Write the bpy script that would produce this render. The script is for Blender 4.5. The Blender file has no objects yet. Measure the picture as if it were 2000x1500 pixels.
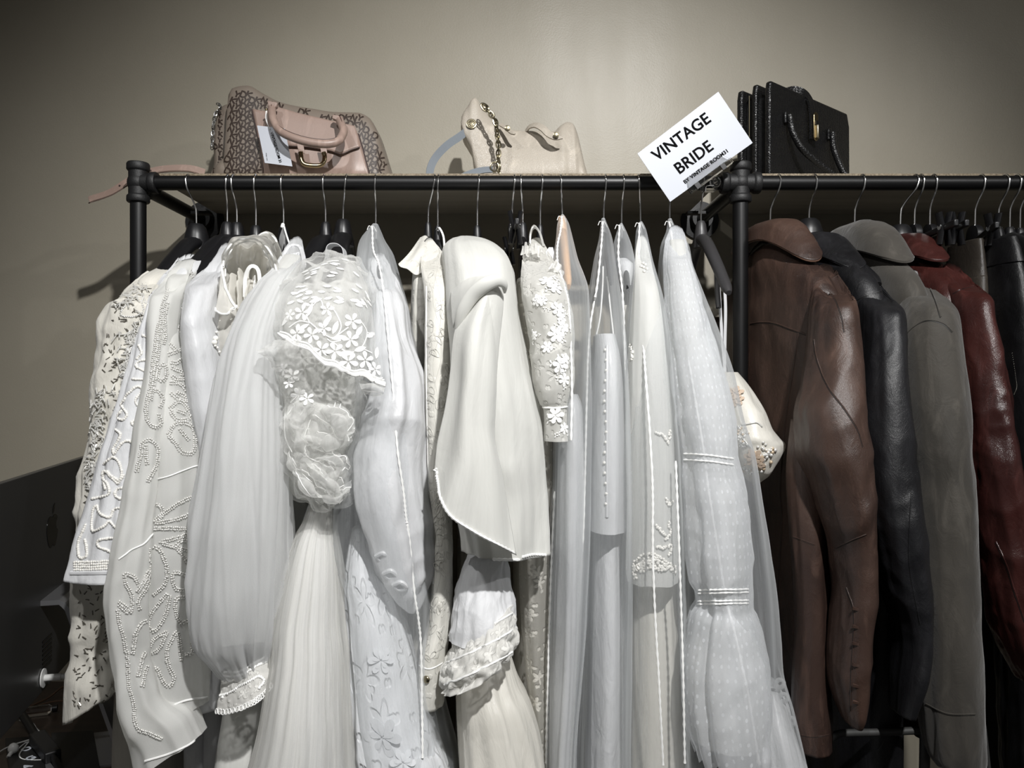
import bpy, bmesh, math, random
import numpy as np
from mathutils import Vector, Matrix
from mathutils.bvhtree import BVHTree

SC = bpy.context.scene
COL = SC.collection
EYE = 1.5            # camera height
F = 1500.0           # focal length in pixels of the 2000x1500 frame
RAIL_Y, WALL_Y = 1.5, 1.83
PI = math.pi

def P(px, py, y):
    """World point at depth y seen at (px, py): used to read sizes and places off the photograph."""
    return Vector(((px - 1000) * y / F, y, EYE + (750 - py) * y / F))

# ------------------------------------------------------------------ noise
_rs = np.random.RandomState(7)
_perm = np.concatenate([_rs.permutation(256)] * 3)
_g = _rs.normal(size=(256, 3)); _g /= np.linalg.norm(_g, axis=1)[:, None]
def pn(x, y, z):
    x, y, z = np.broadcast_arrays(np.asarray(x, float), np.asarray(y, float), np.asarray(z, float))
    xi, yi, zi = np.floor(x).astype(int), np.floor(y).astype(int), np.floor(z).astype(int)
    xf, yf, zf = x - xi, y - yi, z - zi
    xi &= 255; yi &= 255; zi &= 255
    u, v, w = [t * t * t * (t * (t * 6 - 15) + 10) for t in (xf, yf, zf)]
    def gr(i, j, k):
        h = _perm[_perm[_perm[(xi + i) & 255] + ((yi + j) & 255)] + ((zi + k) & 255)]
        g = _g[h & 255]
        return g[..., 0] * (xf - i) + g[..., 1] * (yf - j) + g[..., 2] * (zf - k)
    def lp(a, b, t): return a + (b - a) * t
    return 1.6 * lp(lp(lp(gr(0,0,0), gr(1,0,0), u), lp(gr(0,1,0), gr(1,1,0), u), v),
                    lp(lp(gr(0,0,1), gr(1,0,1), u), lp(gr(0,1,1), gr(1,1,1), u), v), w)

def pchip(x, y, xi):
    x = np.asarray(x, float); y = np.asarray(y, float)
    h = np.diff(x); d = np.diff(y) / h
    m = np.zeros_like(y)
    if len(x) == 2: m[:] = d[0]
    else:
        for i in range(1, len(x) - 1):
            if d[i-1] * d[i] > 0:
                w1, w2 = 2*h[i] + h[i-1], h[i] + 2*h[i-1]
                m[i] = (w1 + w2) / (w1 / d[i-1] + w2 / d[i])
        m[0], m[-1] = d[0], d[-1]
    k = np.clip(np.searchsorted(x, xi) - 1, 0, len(h) - 1)
    t = (xi - x[k]) / h[k]
    return ((2*t**3 - 3*t**2 + 1) * y[k] + (t**3 - 2*t**2 + t) * h[k] * m[k]
            + (-2*t**3 + 3*t**2) * y[k+1] + (t**3 - t**2) * h[k] * m[k+1])

# ------------------------------------------------------------------ objects
def meta(o, label=None, cat=None, group=None, kind=None):
    if label: o['label'] = label
    if cat: o['category'] = cat
    if group: o['group'] = group
    if kind: o['kind'] = kind
    return o

def thing(name, label, cat, loc=(0, 0, 0), group=None):
    o = bpy.data.objects.new(name, None)
    o.empty_display_size = 0.05
    o.location = loc
    COL.objects.link(o)
    return meta(o, label, cat, group)

def link(name, me, mat=None, parent=None, label=None):
    o = bpy.data.objects.new(name, me)
    COL.objects.link(o)
    if mat: me.materials.append(mat)
    if parent is not None:
        o.parent = parent
        off = Vector(parent.location); q = parent.parent
        while q is not None:
            off += Vector(q.location); q = q.parent
        o.location = -off          # vertices are written in world coordinates
    if label: o['label'] = label
    return o

class MB:
    """Collects simple solids into ONE mesh."""
    def __init__(s): s.v = []; s.f = []
    def add(s, vs, fs):
        n = len(s.v); s.v += [tuple(v) for v in vs]; s.f += [tuple(i + n for i in f) for f in fs]
        return s
    def box(s, c, size, rot=None):
        c = Vector(c); h = Vector(size) / 2; R = rot or Matrix.Identity(3)
        vs = [c + R @ Vector((x*h.x, y*h.y, z*h.z)) for x in (-1, 1) for y in (-1, 1) for z in (-1, 1)]
        return s.add(vs, [(0,1,3,2), (4,6,7,5), (0,4,5,1), (2,3,7,6), (0,2,6,4), (1,5,7,3)])
    def tube(s, pts, r, n=8, cap=True, closed=False, flat=1.0, up=None):
        pts = [Vector(p) for p in pts]; k = len(pts)
        rad = r if hasattr(r, '__len__') else [r] * k
        vs = []; prev = None
        for i, p in enumerate(pts):
            a = pts[(i-1) % k] if (closed or i > 0) else p
            b = pts[(i+1) % k] if (closed or i < k-1) else p
            t = (b - a).normalized()
            if prev is None:
                ref = Vector(up) if up else (Vector((0,0,1)) if abs(t.z) < .9 else Vector((1,0,0)))
                nx = (ref - t * ref.dot(t)).normalized()
            else:
                nx = (prev - t * prev.dot(t))
                nx = nx.normalized() if nx.length > 1e-9 else t.orthogonal().normalized()
            prev = nx; ny = t.cross(nx)
            vs += [p + nx * (rad[i] * math.cos(2*PI*j/n)) + ny * (rad[i] * flat * math.sin(2*PI*j/n)) for j in range(n)]
        fs = []
        for i in range(k if closed else k - 1):
            for j in range(n):
                a, b = i*n + j, i*n + (j+1) % n
                c, d = ((i+1) % k)*n + (j+1) % n, ((i+1) % k)*n + j
                fs.append((a, b, c, d))
        if cap and not closed:
            fs.append(tuple(range(n-1, -1, -1))); fs.append(tuple((k-1)*n + j for j in range(n)))
        return s.add(vs, fs)
    def lathe(s, c, prof, axis='z', n=24):
        """prof: list of (radius, height along axis)"""
        c = Vector(c); vs = []
        for r, h in prof:
            for j in range(n):
                a = 2*PI*j/n; x, y = r*math.cos(a), r*math.sin(a)
                vs.append(c + {'z': Vector((x,y,h)), 'y': Vector((x,h,y)), 'x': Vector((h,x,y))}[axis])
        fs = [(i*n+j, i*n+(j+1)%n, (i+1)*n+(j+1)%n, (i+1)*n+j) for i in range(len(prof)-1) for j in range(n)]
        fs += [tuple(range(n-1,-1,-1)), tuple((len(prof)-1)*n+j for j in range(n))]
        return s.add(vs, fs)
    def ball(s, c, r, n=6, m=4, sc=(1,1,1), rot=None):
        c = Vector(c); R = rot or Matrix.Identity(3); vs = [c + R @ Vector((0,0,r*sc[2]))]
        for i in range(1, m):
            a = PI*i/m
            for j in range(n):
                b = 2*PI*j/n
                vs.append(c + R @ Vector((r*sc[0]*math.sin(a)*math.cos(b), r*sc[1]*math.sin(a)*math.sin(b), r*sc[2]*math.cos(a))))
        vs.append(c - R @ Vector((0,0,r*sc[2])))
        fs = [(0, 1+j, 1+(j+1)%n) for j in range(n)]
        for i in range(m-2):
            for j in range(n):
                fs.append((1+i*n+j, 1+(i+1)*n+j, 1+(i+1)*n+(j+1)%n, 1+i*n+(j+1)%n))
        L = len(vs)-1; o = 1+(m-2)*n
        fs += [(L, o+(j+1)%n, o+j) for j in range(n)]
        return s.add(vs, fs)
    def strip(s, pts, widths, nrm, th=.0006):
        """flat band with thickness along pts; nrm = facing directions"""
        pts = [Vector(p) for p in pts]; k = len(pts)
        if not hasattr(widths, '__len__'): widths = [widths]*k
        vs = []
        for i, p in enumerate(pts):
            t = (pts[min(i+1,k-1)] - pts[max(i-1,0)]).normalized()
            nn = Vector(nrm[i] if isinstance(nrm, list) else nrm)
            sd = t.cross(nn).normalized() * (widths[i]/2); nn = sd.cross(t).normalized()*(th/2) if sd.length > 0 else nn*th/2
            vs += [p - sd + nn, p + sd + nn, p + sd - nn, p - sd - nn]
        fs = []
        for i in range(k-1):
            for j in range(4):
                fs.append((i*4+j, (i+1)*4+j, (i+1)*4+(j+1)%4, i*4+(j+1)%4))
        fs += [(0,1,2,3), ((k-1)*4+3,(k-1)*4+2,(k-1)*4+1,(k-1)*4)]
        return s.add(vs, fs)
    def plate(s, outline, th, nrm):
        """closed outline (world points, planar) pushed th along nrm"""
        k = len(outline); nrm = Vector(nrm).normalized()*th
        a = [Vector(p) for p in outline]; b = [p + nrm for p in a]
        return s.add(a + b, [tuple(range(k-1,-1,-1)), tuple(range(k,2*k))] + [(i,(i+1)%k,k+(i+1)%k,k+i) for i in range(k)])
    def build(s, name, mat=None, parent=None, label=None, smooth=True, bevel=0, sub=0, fix=True, sharp=True):
        me = bpy.data.meshes.new(name); me.from_pydata([tuple(v) for v in s.v], [], s.f); me.update()
        if fix:
            bm = bmesh.new(); bm.from_mesh(me); bmesh.ops.recalc_face_normals(bm, faces=bm.faces); bm.to_mesh(me); bm.free()
        me.polygons.foreach_set('use_smooth', [smooth]*len(me.polygons))
        o = link(name, me, mat, parent, label)
        if bevel:
            m = o.modifiers.new('b', 'BEVEL'); m.width = bevel; m.segments = 3; m.limit_method = 'ANGLE'; m.angle_limit = math.radians(35)
            m.harden_normals = False
        if smooth and sharp and not sub:
            me.set_sharp_from_angle(angle=math.radians(40))
        if sub:
            m = o.modifiers.new('s', 'SUBSURF'); m.levels = m.render_levels = sub
        return o

def spline(pts, n=8):
    """Catmull-Rom through points, n samples per span"""
    p = [Vector(q) for q in pts]; out = []
    q = [p[0]*2 - p[1]] + p + [p[-1]*2 - p[-2]]
    for i in range(1, len(q)-2):
        for k in range(n):
            t = k/n; a, b, c, d = q[i-1], q[i], q[i+1], q[i+2]
            out.append(0.5*((2*b) + (c-a)*t + (2*a-5*b+4*c-d)*t*t + (3*b-a-3*c+d)*t**3))
    out.append(p[-1]); return out

# ------------------------------------------------------------------ cloth
class Cloth:
    """A lofted garment piece: the object plus a ray-castable copy of its surface."""
    def __init__(s, o, V, faces):
        s.o = o; s.V = V
        s.bvh = BVHTree.FromPolygons([tuple(v) for v in V], faces)
    def hit(s, px, py, lift=.0015):
        d = P(px, py, 1.0) - Vector((0, 0, EYE)); d.normalize()
        loc, n, i, dist = s.bvh.ray_cast(Vector((0, 0, EYE)), d)
        if loc is None:
            q = P(px, py, float(s.V[:, 1].mean())); loc, n, i, dist = s.bvh.find_nearest(q)
            if n is None: return q, Vector((0, -1, 0))
        if n.dot(d) > 0: n = -n
        return loc + n * lift, n
    def path(s, pts, lift=.0015, step=6):
        out = []; nr = []
        sp = spline([(a, b, 0) for a, b in pts], 10) if len(pts) > 2 else [Vector((a, b, 0)) for a, b in pts]
        for a, b in zip(sp[:-1], sp[1:]):
            k = max(1, int((b-a).length/step))
            for j in range(k):
                q = a.lerp(b, j/k); l, n = s.hit(q.x, q.y, lift); out.append(l); nr.append(n)
        l, n = s.hit(sp[-1].x, sp[-1].y, lift); out.append(l); nr.append(n)
        return out, nr

def loft(name, st, mat, parent=None, M=112, N=140, ex=1.0, pleat=None, wr=None, seed=0, cap0=True, cap1=False,
         slant=0, slant_p=6, scal=None, drop=0, th=0, label=None, axis='z'):
    """st: dict of per-station arrays t, xc, yc, z, hw, ry, sl (dx/dy), tilt -> closed rings, folded by noise"""
    t0 = np.asarray(st['t'], float); ti = np.linspace(t0[0], t0[-1], N)
    g = {k: pchip(t0, v, ti) for k, v in st.items() if k != 't'}
    tn = (ti - ti[0]) / (ti[-1] - ti[0])
    def ring(th_):
        c, s_ = np.cos(th_), np.sin(th_)
        return np.sign(c)*np.abs(c)**ex, np.sign(s_)*np.abs(s_)**ex
    # even spacing along the average ring
    dn = np.linspace(0, 2*PI, 2049); c, s_ = ring(dn)
    X, Y = g['hw'].mean()*c, g['ry'].mean()*s_
    L = np.concatenate([[0], np.cumsum(np.hypot(np.diff(X), np.diff(Y)))])
    thv = np.interp(np.linspace(0, L[-1], M+1)[:-1], L, dn)
    fr = np.arange(M)/M
    c, s_ = ring(thv)
    yy = g['yc'][:, None] + g['ry'][:, None]*s_[None]
    xx = g['xc'][:, None] + g['sl'][:, None]*(g['ry'][:, None]*s_[None]) + g['hw'][:, None]*c[None]
    zz = g['z'][:, None] + g['tilt'][:, None]*s_[None] + slant*c[None]*(tn[:, None]**slant_p)
    if drop: zz = zz - drop*np.maximum(0, -s_)[None]**2*tn[:, None]
    if scal:
        zz = zz + scal[0]*np.abs(np.sin(scal[1]*PI*fr))[None]*(tn[:, None]**8)
    G = np.stack([xx, yy, zz], -1)
    if pleat or wr:
        du = np.roll(G, -1, 1) - np.roll(G, 1, 1); dv = np.gradient(G, axis=0)
        n = np.cross(du, dv); n /= (np.linalg.norm(n, axis=-1, keepdims=True) + 1e-12)
        rad = np.stack([np.broadcast_to(c, xx.shape)/np.maximum(g['hw'][:, None], 1e-4), np.broadcast_to(s_, xx.shape)/np.maximum(g['ry'][:, None], 1e-4), 0*xx], -1)
        n *= np.sign((n*rad).sum(-1, keepdims=True)+1e-12)
        d = np.zeros_like(xx)
        if pleat:
            k, a0, a1 = pleat[:3]; sh = pleat[3] if len(pleat) > 3 else .4; vr = pleat[4] if len(pleat) > 4 else 1.5
            R = k/(2*PI)*1.35; an = 2*PI*fr[None]
            wob = .25*pn(np.cos(an)*R*.5 + seed, np.sin(an)*R*.5, tn[:, None]*2 + seed*1.7)
            q = pn(np.cos(an+wob)*R + seed*3.1, np.sin(an+wob)*R + seed, tn[:, None]*vr + seed*.37)
            q2 = pn(np.cos(an)*R*2.3 + seed, np.sin(an)*R*2.3, tn[:, None]*vr*1.6 + 9.1)
            f = (1-sh)*q + sh*(1 - 2.6*np.abs(q)) + .3*q2
            d += f*(a0 + (a1-a0)*tn[:, None]**.8)
        if wr:
            a, fx, fz = wr[:3]; rot = wr[3] if len(wr) > 3 else 0.0
            cx, sx = math.cos(rot), math.sin(rot)
            u = xx*cx - zz*sx; w = xx*sx + zz*cx
            wx = .35*pn(u*fx*.6, yy*fx*.6, w*fz*.6 + seed); wz = .35*pn(u*fx*.6 + 5, yy*fx*.6, w*fz*.6 + seed)
            q = pn(u*fx + wx + seed, yy*fx*.8, w*fz + wz)
            q2 = pn(u*fx*2.1 + wx*2, yy*fx*1.7, w*fz*2.1 + wz*2 + seed)
            d += a*((.55 - 1.7*np.abs(q)) + .5*(.4 - 1.4*np.abs(q2)) + .5*q)
        d = d*np.clip(np.minimum(g['hw'], g['ry'])/.03, 0, 1)[:, None]**1.3
        lim = .8*np.minimum(g['hw'], g['ry'])[:, None]
        d = lim*np.tanh(d/np.maximum(lim, 1e-5))
        G = G + n*d[..., None]
    V = G.reshape(-1, 3); faces = []
    for i in range(N-1):
        a = i*M; b = a + M
        faces += [(a+j, a+(j+1) % M, b+(j+1) % M, b+j) for j in range(M)]
    if cap0:
        V = np.vstack([V, G[0].mean(0)[None]]); k = len(V)-1; faces += [(k, (j+1) % M, j) for j in range(M)]
    if cap1:
        V = np.vstack([V, G[-1].mean(0)[None]]); k = len(V)-1; o_ = (N-1)*M; faces += [(k, o_+j, o_+(j+1) % M) for j in range(M)]
    me = bpy.data.meshes.new(name); me.from_pydata([tuple(v) for v in V], [], faces)
    uv = me.uv_layers.new(name='UVMap')
    per = 4*(g['hw'].mean()+g['ry'].mean())*.8
    dz = np.concatenate([[0], np.cumsum(np.linalg.norm(np.diff(np.stack([g['xc'], g['yc'], g['z']], -1), axis=0), axis=1))])
    UU = []
    for f in faces:
        js = [v % M for v in f]; wrap = max(js) - min(js) > M/2
        for v in f:
            if v >= N*M: UU += [.5*per, dz[0] if v == N*M and cap0 else dz[-1]]; continue
            i, j = divmod(v, M); u = j/M
            if wrap and u < .5: u += 1
            UU += [u*per, dz[i]]
    uv.data.foreach_set('uv', UU)
    me.polygons.foreach_set('use_smooth', [True]*len(me.polygons)); me.update()
    o = link(name, me, mat, parent, label)
    if th:
        m = o.modifiers.new('t', 'SOLIDIFY'); m.thickness = th; m.offset = -1
    return Cloth(o, V, faces)

def sleeve(name, rows, mat, parent=None, **k):
    """rows: (py, left px, right px, depth, half depth [, tilt])"""
    st = {q: [] for q in ('t', 'xc', 'yc', 'z', 'hw', 'ry', 'sl', 'tilt')}
    for r in rows:
        py, a, b, y, ry = r[:5]; t = r[5] if len(r) > 5 else 0
        p = P((a+b)/2, py, y)
        for q, v in zip(('t', 'xc', 'yc', 'z', 'hw', 'ry', 'sl', 'tilt'), (py, p.x, y, p.z, abs(b-a)/2*y/F, ry, 0, t)): st[q].append(v)
    return loft(name, st, mat, parent, **k)

def body(name, hook, front, rows, mat, parent=None, **k):
    """a garment body hanging across the rail: hook px on the rail, front px at depth 1.28;
    rows: (height over eye, front depth, back depth, half width [, dx])"""
    xh = (hook-1000)/1000; xf = (front-1000)*1.28/F; sl = (xf-xh)/(-.22)
    st = {q: [] for q in ('t', 'xc', 'yc', 'z', 'hw', 'ry', 'sl', 'tilt')}
    for r in rows:
        z, yf, yb, hw = r[:4]; dx = r[4] if len(r) > 4 else 0; tl = r[5] if len(r) > 5 else 0
        yc = (yf+yb)/2
        for q, v in zip(('t', 'xc', 'yc', 'z', 'hw', 'ry', 'sl', 'tilt'), (-z, xh+sl*(yc-1.5)+dx, yc, EYE+z, hw, (yb-yf)/2, sl, tl)): st[q].append(v)
    k.setdefault('ex', .72)
    return loft(name, st, mat, parent, **k)

def bagx(name, cols, mat, parent=None, **k):
    """rings across the x axis: cols (px, top py, bottom py, front depth, back depth)"""
    N = k.pop('N', 70); M = k.pop('M', 48); ex = k.pop('ex', .45)
    c0 = np.array([c[0] for c in cols], float); xi = np.linspace(c0[0], c0[-1], N)
    g = [pchip(c0, [c[i] for c in cols], xi) for i in range(1, 5)]
    th = np.linspace(0, 2*PI, M, endpoint=False)
    c, s_ = np.cos(th), np.sin(th); c = np.sign(c)*np.abs(c)**ex; s_ = np.sign(s_)*np.abs(s_)**ex
    tp = k.pop('taper', .35)
    V = []
    for i, px in enumerate(xi):
        yt, yb, a, b = [q[i] for q in g]
        zt, zb = EYE+(750-yt)*(a*.6+b*.4)/F, EYE+(750-yb)*a/F; x = (px-1000)*a/F
        for j in range(M):
            f = (1+s_[j])/2; yc = (a+b)/2; hy = (b-a)/2*(1 - tp*f)
            V.append((x, yc + hy*c[j], zb + (zt-zb)*f))
    V = np.array(V); faces = []
    for i in range(N-1):
        faces += [(i*M+j, i*M+(j+1) % M, (i+1)*M+(j+1) % M, (i+1)*M+j) for j in range(M)]
    faces.append(tuple(range(M-1, -1, -1))); faces.append(tuple((N-1)*M+j for j in range(M)))
    w = k.pop('wr', None)
    if w:
        q = pn(V[:, 0]*w[1], V[:, 1]*w[1], V[:, 2]*w[1]); V[:, 1] += w[0]*q; V[:, 0] += w[0]*.5*pn(V[:, 0]*w[1]+7, V[:, 1]*w[1], V[:, 2]*w[1])
    me = bpy.data.meshes.new(name); me.from_pydata([tuple(v) for v in V], [], faces)
    bm = bmesh.new(); bm.from_mesh(me); bmesh.ops.recalc_face_normals(bm, faces=bm.faces); bm.to_mesh(me); bm.free()
    me.polygons.foreach_set('use_smooth', [True]*len(me.polygons)); me.set_sharp_from_angle(angle=math.radians(50))
    return Cloth(link(name, me, mat, parent, k.get('label')), V, faces)

def piping(cl, pts, r, name, mat, parent, lift=.001, label=None, n=6, step=6):
    p, _ = cl.path(pts, lift, step)
    return MB().tube(p, r, n).build(name, mat, parent, label)

def text_mesh(name, body_, size, mat, parent, origin, xdir, ydir, bold=0, depth=.0004, align='CENTER', space=1.0):
    cu = bpy.data.curves.new(name, 'FONT'); cu.body = body_; cu.size = size; cu.align_x = align; cu.align_y = 'CENTER'
    cu.offset = bold; cu.extrude = depth; cu.space_character = space
    tmp = bpy.data.objects.new('tmp', cu); COL.objects.link(tmp)
    bpy.context.view_layer.update()
    me = bpy.data.meshes.new_from_object(tmp.evaluated_get(bpy.context.evaluated_depsgraph_get()))
    bpy.data.objects.remove(tmp)
    X = Vector(xdir).normalized(); Y = Vector(ydir); Y = (Y - X*Y.dot(X)).normalized(); Z = X.cross(Y)
    Mx = Matrix(((X.x, Y.x, Z.x, origin[0]), (X.y, Y.y, Z.y, origin[1]), (X.z, Y.z, Z.z, origin[2]), (0, 0, 0, 1)))
    me.transform(Mx); me.name = name; me.materials.clear()
    return link(name, me, mat, parent)
# ------------------------------------------------------------------ materials
class NT:
    def __init__(s, name):
        s.m = bpy.data.materials.new(name); s.m.use_nodes = True
        s.t = s.m.node_tree; s.t.nodes.clear()
        s.out = s.n('ShaderNodeOutputMaterial')
    def n(s, kind, ins=None, **props):
        nd = s.t.nodes.new(kind)
        for k, v in props.items(): setattr(nd, k, v)
        for k, v in (ins or {}).items(): s.set(nd, k, v)
        return nd
    def set(s, nd, k, v):
        i = nd.inputs[k]
        if isinstance(v, tuple) and len(v) == 2 and hasattr(v[0], 'outputs'): s.t.links.new(v[0].outputs[v[1]], i)
        elif hasattr(v, 'outputs'): s.t.links.new(v.outputs[0], i)
        else: i.default_value = v
    def math(s, op, a, b=None, c=None, clamp=False):
        nd = s.n('ShaderNodeMath', operation=op); nd.use_clamp = clamp
        for k, v in enumerate((a, b, c)):
            if v is not None: s.set(nd, k, v)
        return nd
    def uv(s, sx=1, sy=1, loc=(0, 0, 0), rot=0):
        tc = s.n('ShaderNodeTexCoord')
        return s.n('ShaderNodeMapping', {'Vector': (tc, 'UV'), 'Scale': (sx, sy, 1), 'Location': loc, 'Rotation': (0, 0, rot)})
    def obj(s, sx=1, sy=1, sz=1):
        tc = s.n('ShaderNodeTexCoord')
        return s.n('ShaderNodeMapping', {'Vector': (tc, 'Object'), 'Scale': (sx, sy, sz)})
    def noise(s, vec, scale, detail=3, rough=.5, dist=0):
        return s.n('ShaderNodeTexNoise', {'Vector': vec, 'Scale': scale, 'Detail': detail, 'Roughness': rough, 'Distortion': dist})
    def ramp(s, fac, a, b, ca=(0,0,0,1), cb=(1,1,1,1), interp='LINEAR'):
        nd = s.n('ShaderNodeValToRGB', {'Fac': fac}); r = nd.color_ramp; r.interpolation = interp
        r.elements[0].position = a; r.elements[0].color = ca; r.elements[1].position = b; r.elements[1].color = cb
        return nd
    def mixc(s, fac, a, b):
        nd = s.n('ShaderNodeMix', data_type='RGBA'); s.set(nd, 0, fac); s.set(nd, 6, a); s.set(nd, 7, b)
        return (nd, 2)
    def bump(s, h, strength, dist=.001, normal=None):
        nd = s.n('ShaderNodeBump', {'Height': h, 'Strength': strength, 'Distance': dist})
        if normal is not None: s.set(nd, 'Normal', normal)
        return nd
    def bsdf(s, **k):
        nd = s.n('ShaderNodeBsdfPrincipled')
        for a, v in k.items():
            a = {'color': 'Base Color', 'rough': 'Roughness', 'metal': 'Metallic', 'sheen': 'Sheen Weight', 'spec': 'Specular IOR Level',
                 'normal': 'Normal', 'coat': 'Coat Weight', 'coat_rough': 'Coat Roughness', 'trans': 'Transmission Weight', 'ior': 'IOR',
                 'aniso': 'Anisotropic', 'sheen_rough': 'Sheen Roughness'}.get(a, a)
            s.set(nd, a, v)
        return nd
    def done(s, sh):
        s.t.links.new(sh.outputs[0], s.out.inputs[0]); return s.m

def rgb(r, g, b): # sRGB 0-255 -> linear
    f = lambda c: (c/255/12.92) if c/255 <= .04045 else ((c/255+.055)/1.055)**2.4
    return (f(r), f(g), f(b), 1)

def m_plain(name, col, rough=.5, metal=0, spec=.5, coat=0, bump=None):
    t = NT(name); k = dict(color=col, rough=rough, metal=metal, spec=spec, coat=coat)
    if bump: k['normal'] = t.bump(t.noise(t.obj(), bump[0], 3), bump[1], bump[2] if len(bump) > 2 else .001)
    return t.done(t.bsdf(**k))

def m_fabric(name, col, rough=.65, sheen=.2, spec=.3, weave=2600, wv=.15, crumple=.55, transl=.25, relief=None, rl=.8):
    """opaque dress cloth: woven bump, soft crumple, some light let through"""
    t = NT(name); u = t.uv()
    w = t.noise(t.uv(weave, weave*.5), 1, 1)
    b = t.bump(w, wv, .0004)
    c = t.noise(t.uv(22, 7), 1, 4, .55, 1.2)
    b = t.bump(c, crumple*1.5, .010, b)
    c2 = t.noise(t.uv(90, 40), 1, 3, .6, .6)
    b = t.bump(c2, crumple*1.4, .003, b)
    if relief is not None: b = t.bump(relief(t), rl, .0025, b)
    var = t.ramp(t.noise(t.uv(300, 12), 1, 3), .3, .7, tuple(x*.94 for x in col[:3])+(1,), col)
    p = t.bsdf(color=var, rough=rough, sheen=sheen, spec=spec, normal=b)
    if not transl: return t.done(p)
    tr = t.n('ShaderNodeBsdfTranslucent', {'Color': col, 'Normal': b})
    return t.done(t.n('ShaderNodeMixShader', {0: transl, 1: p, 2: tr}))

def m_sheer(name, col, alpha=.35, streak=.25, edge=.4, fx=70, fz=4, rough=.6, mesh=0, extra=None):
    """tulle, net and organza: threads cover part of the surface, more where it is seen edge on or lies in folds"""
    t = NT(name)
    s_ = t.noise(t.uv(fx, fz), 1, 4, .6, .3)
    s2 = t.noise(t.uv(fx*.25, fz*.8), 1, 2, .5, .6)
    f = t.math('MULTIPLY_ADD', t.math('SUBTRACT', s_, .5), streak*2, alpha)
    f = t.math('MULTIPLY_ADD', t.math('SUBTRACT', s2, .5), streak*1.6, f)
    fine = t.noise(t.uv(1500, 1500), 1, 1)
    f = t.math('MULTIPLY_ADD', t.math('SUBTRACT', fine, .5), mesh or .25, f)
    lw = t.n('ShaderNodeLayerWeight', {'Blend': .5})
    f = t.math('MULTIPLY_ADD', t.math('POWER', (lw, 'Facing'), 2.2), edge, f, clamp=True)
    if extra is not None: f = t.math('MAXIMUM', f, extra(t))
    b = t.bump(s_, .3, .002)
    d = t.bsdf(color=col, rough=rough, sheen=.2, spec=.3, normal=b)
    tr = t.n('ShaderNodeBsdfTranslucent', {'Color': col})
    cl = t.n('ShaderNodeMixShader', {0: .5, 1: d, 2: tr})
    tp = t.n('ShaderNodeBsdfTransparent')
    return t.done(t.n('ShaderNodeMixShader', {0: f, 1: tp, 2: cl}))

def flowers(t, scale=22, r=.34, petals=5, loc=(0, 0, 0), stretch=1.0, rnd=.8):
    """mask of scattered petal flowers in uv space"""
    v = t.uv(scale, scale*stretch, loc)
    vo = t.n('ShaderNodeTexVoronoi', {'Vector': v, 'Scale': 1, 'Randomness': rnd}, voronoi_dimensions='2D')
    d = t.n('ShaderNodeVectorMath', operation='SUBTRACT'); t.set(d, 0, v); t.set(d, 1, (vo, 'Position'))
    sp = t.n('ShaderNodeSeparateXYZ', {0: d})
    an = t.math('ARCTAN2', (sp, 'Y'), (sp, 'X')); ln = t.n('ShaderNodeVectorMath', {0: d}, operation='LENGTH')
    wob = t.noise(v, 3, 2)
    rad = t.math('MULTIPLY_ADD', t.math('COSINE', t.math('MULTIPLY', an, float(petals))), r*.3, r*.62)
    rad = t.math('MULTIPLY_ADD', t.math('SUBTRACT', wob, .5), r*.7, rad)
    e = t.math('SUBTRACT', rad, (ln, 'Value'))
    return t.math('MULTIPLY_ADD', e, 14.0, .5, clamp=True)

def vines(t, scale=16, w=.035, loc=(3, 1, 0), stretch=.6):
    n = t.noise(t.uv(scale, scale*stretch, loc), 1, 1, .4, .8)
    a = t.math('ABSOLUTE', t.math('SUBTRACT', n, .5))
    return t.math('MULTIPLY_ADD', t.math('SUBTRACT', w, a), 60.0, .5, clamp=True)

def leaves(t, scale=45, r=.3, loc=(1, 7, 0)):
    return flowers(t, scale, r*.62, 2, loc, .6, .75)

def m_lace(name, col, net=.3, scale=22, r=.4, vine=False, thread=.0, bumpy=.55):
    t = NT(name)
    fl = t.math('MAXIMUM', flowers(t, scale, r), leaves(t, scale*2.1, .36))
    if vine: fl = t.math('MAXIMUM', fl, vines(t, scale*.7))
    fine = t.noise(t.uv(1300, 1300), 1, 1)
    lw = t.n('ShaderNodeLayerWeight', {'Blend': .5})
    base = t.math('MULTIPLY_ADD', t.math('SUBTRACT', fine, .5), .4, net)
    base = t.math('MULTIPLY_ADD', t.math('POWER', (lw, 'Facing'), 2), .4, base, clamp=True)
    thr = t.noise(t.uv(420, 260), 1, 2)
    den = t.math('MULTIPLY', fl, t.math('MULTIPLY_ADD', thr, .5, .68), clamp=True)
    f = t.math('MAXIMUM', base, den)
    b = t.bump(t.math('MULTIPLY', fl, t.math('MULTIPLY_ADD', thr, 1.0, .4)), bumpy, .0025)
    p = t.bsdf(color=col, rough=.55, sheen=.2, spec=.35, normal=b)
    tr = t.n('ShaderNodeBsdfTranslucent', {'Color': col})
    cl = t.n('ShaderNodeMixShader', {0: .3, 1: p, 2: tr}); tp = t.n('ShaderNodeBsdfTransparent')
    return t.done(t.n('ShaderNodeMixShader', {0: f, 1: tp, 2: cl}))

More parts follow.
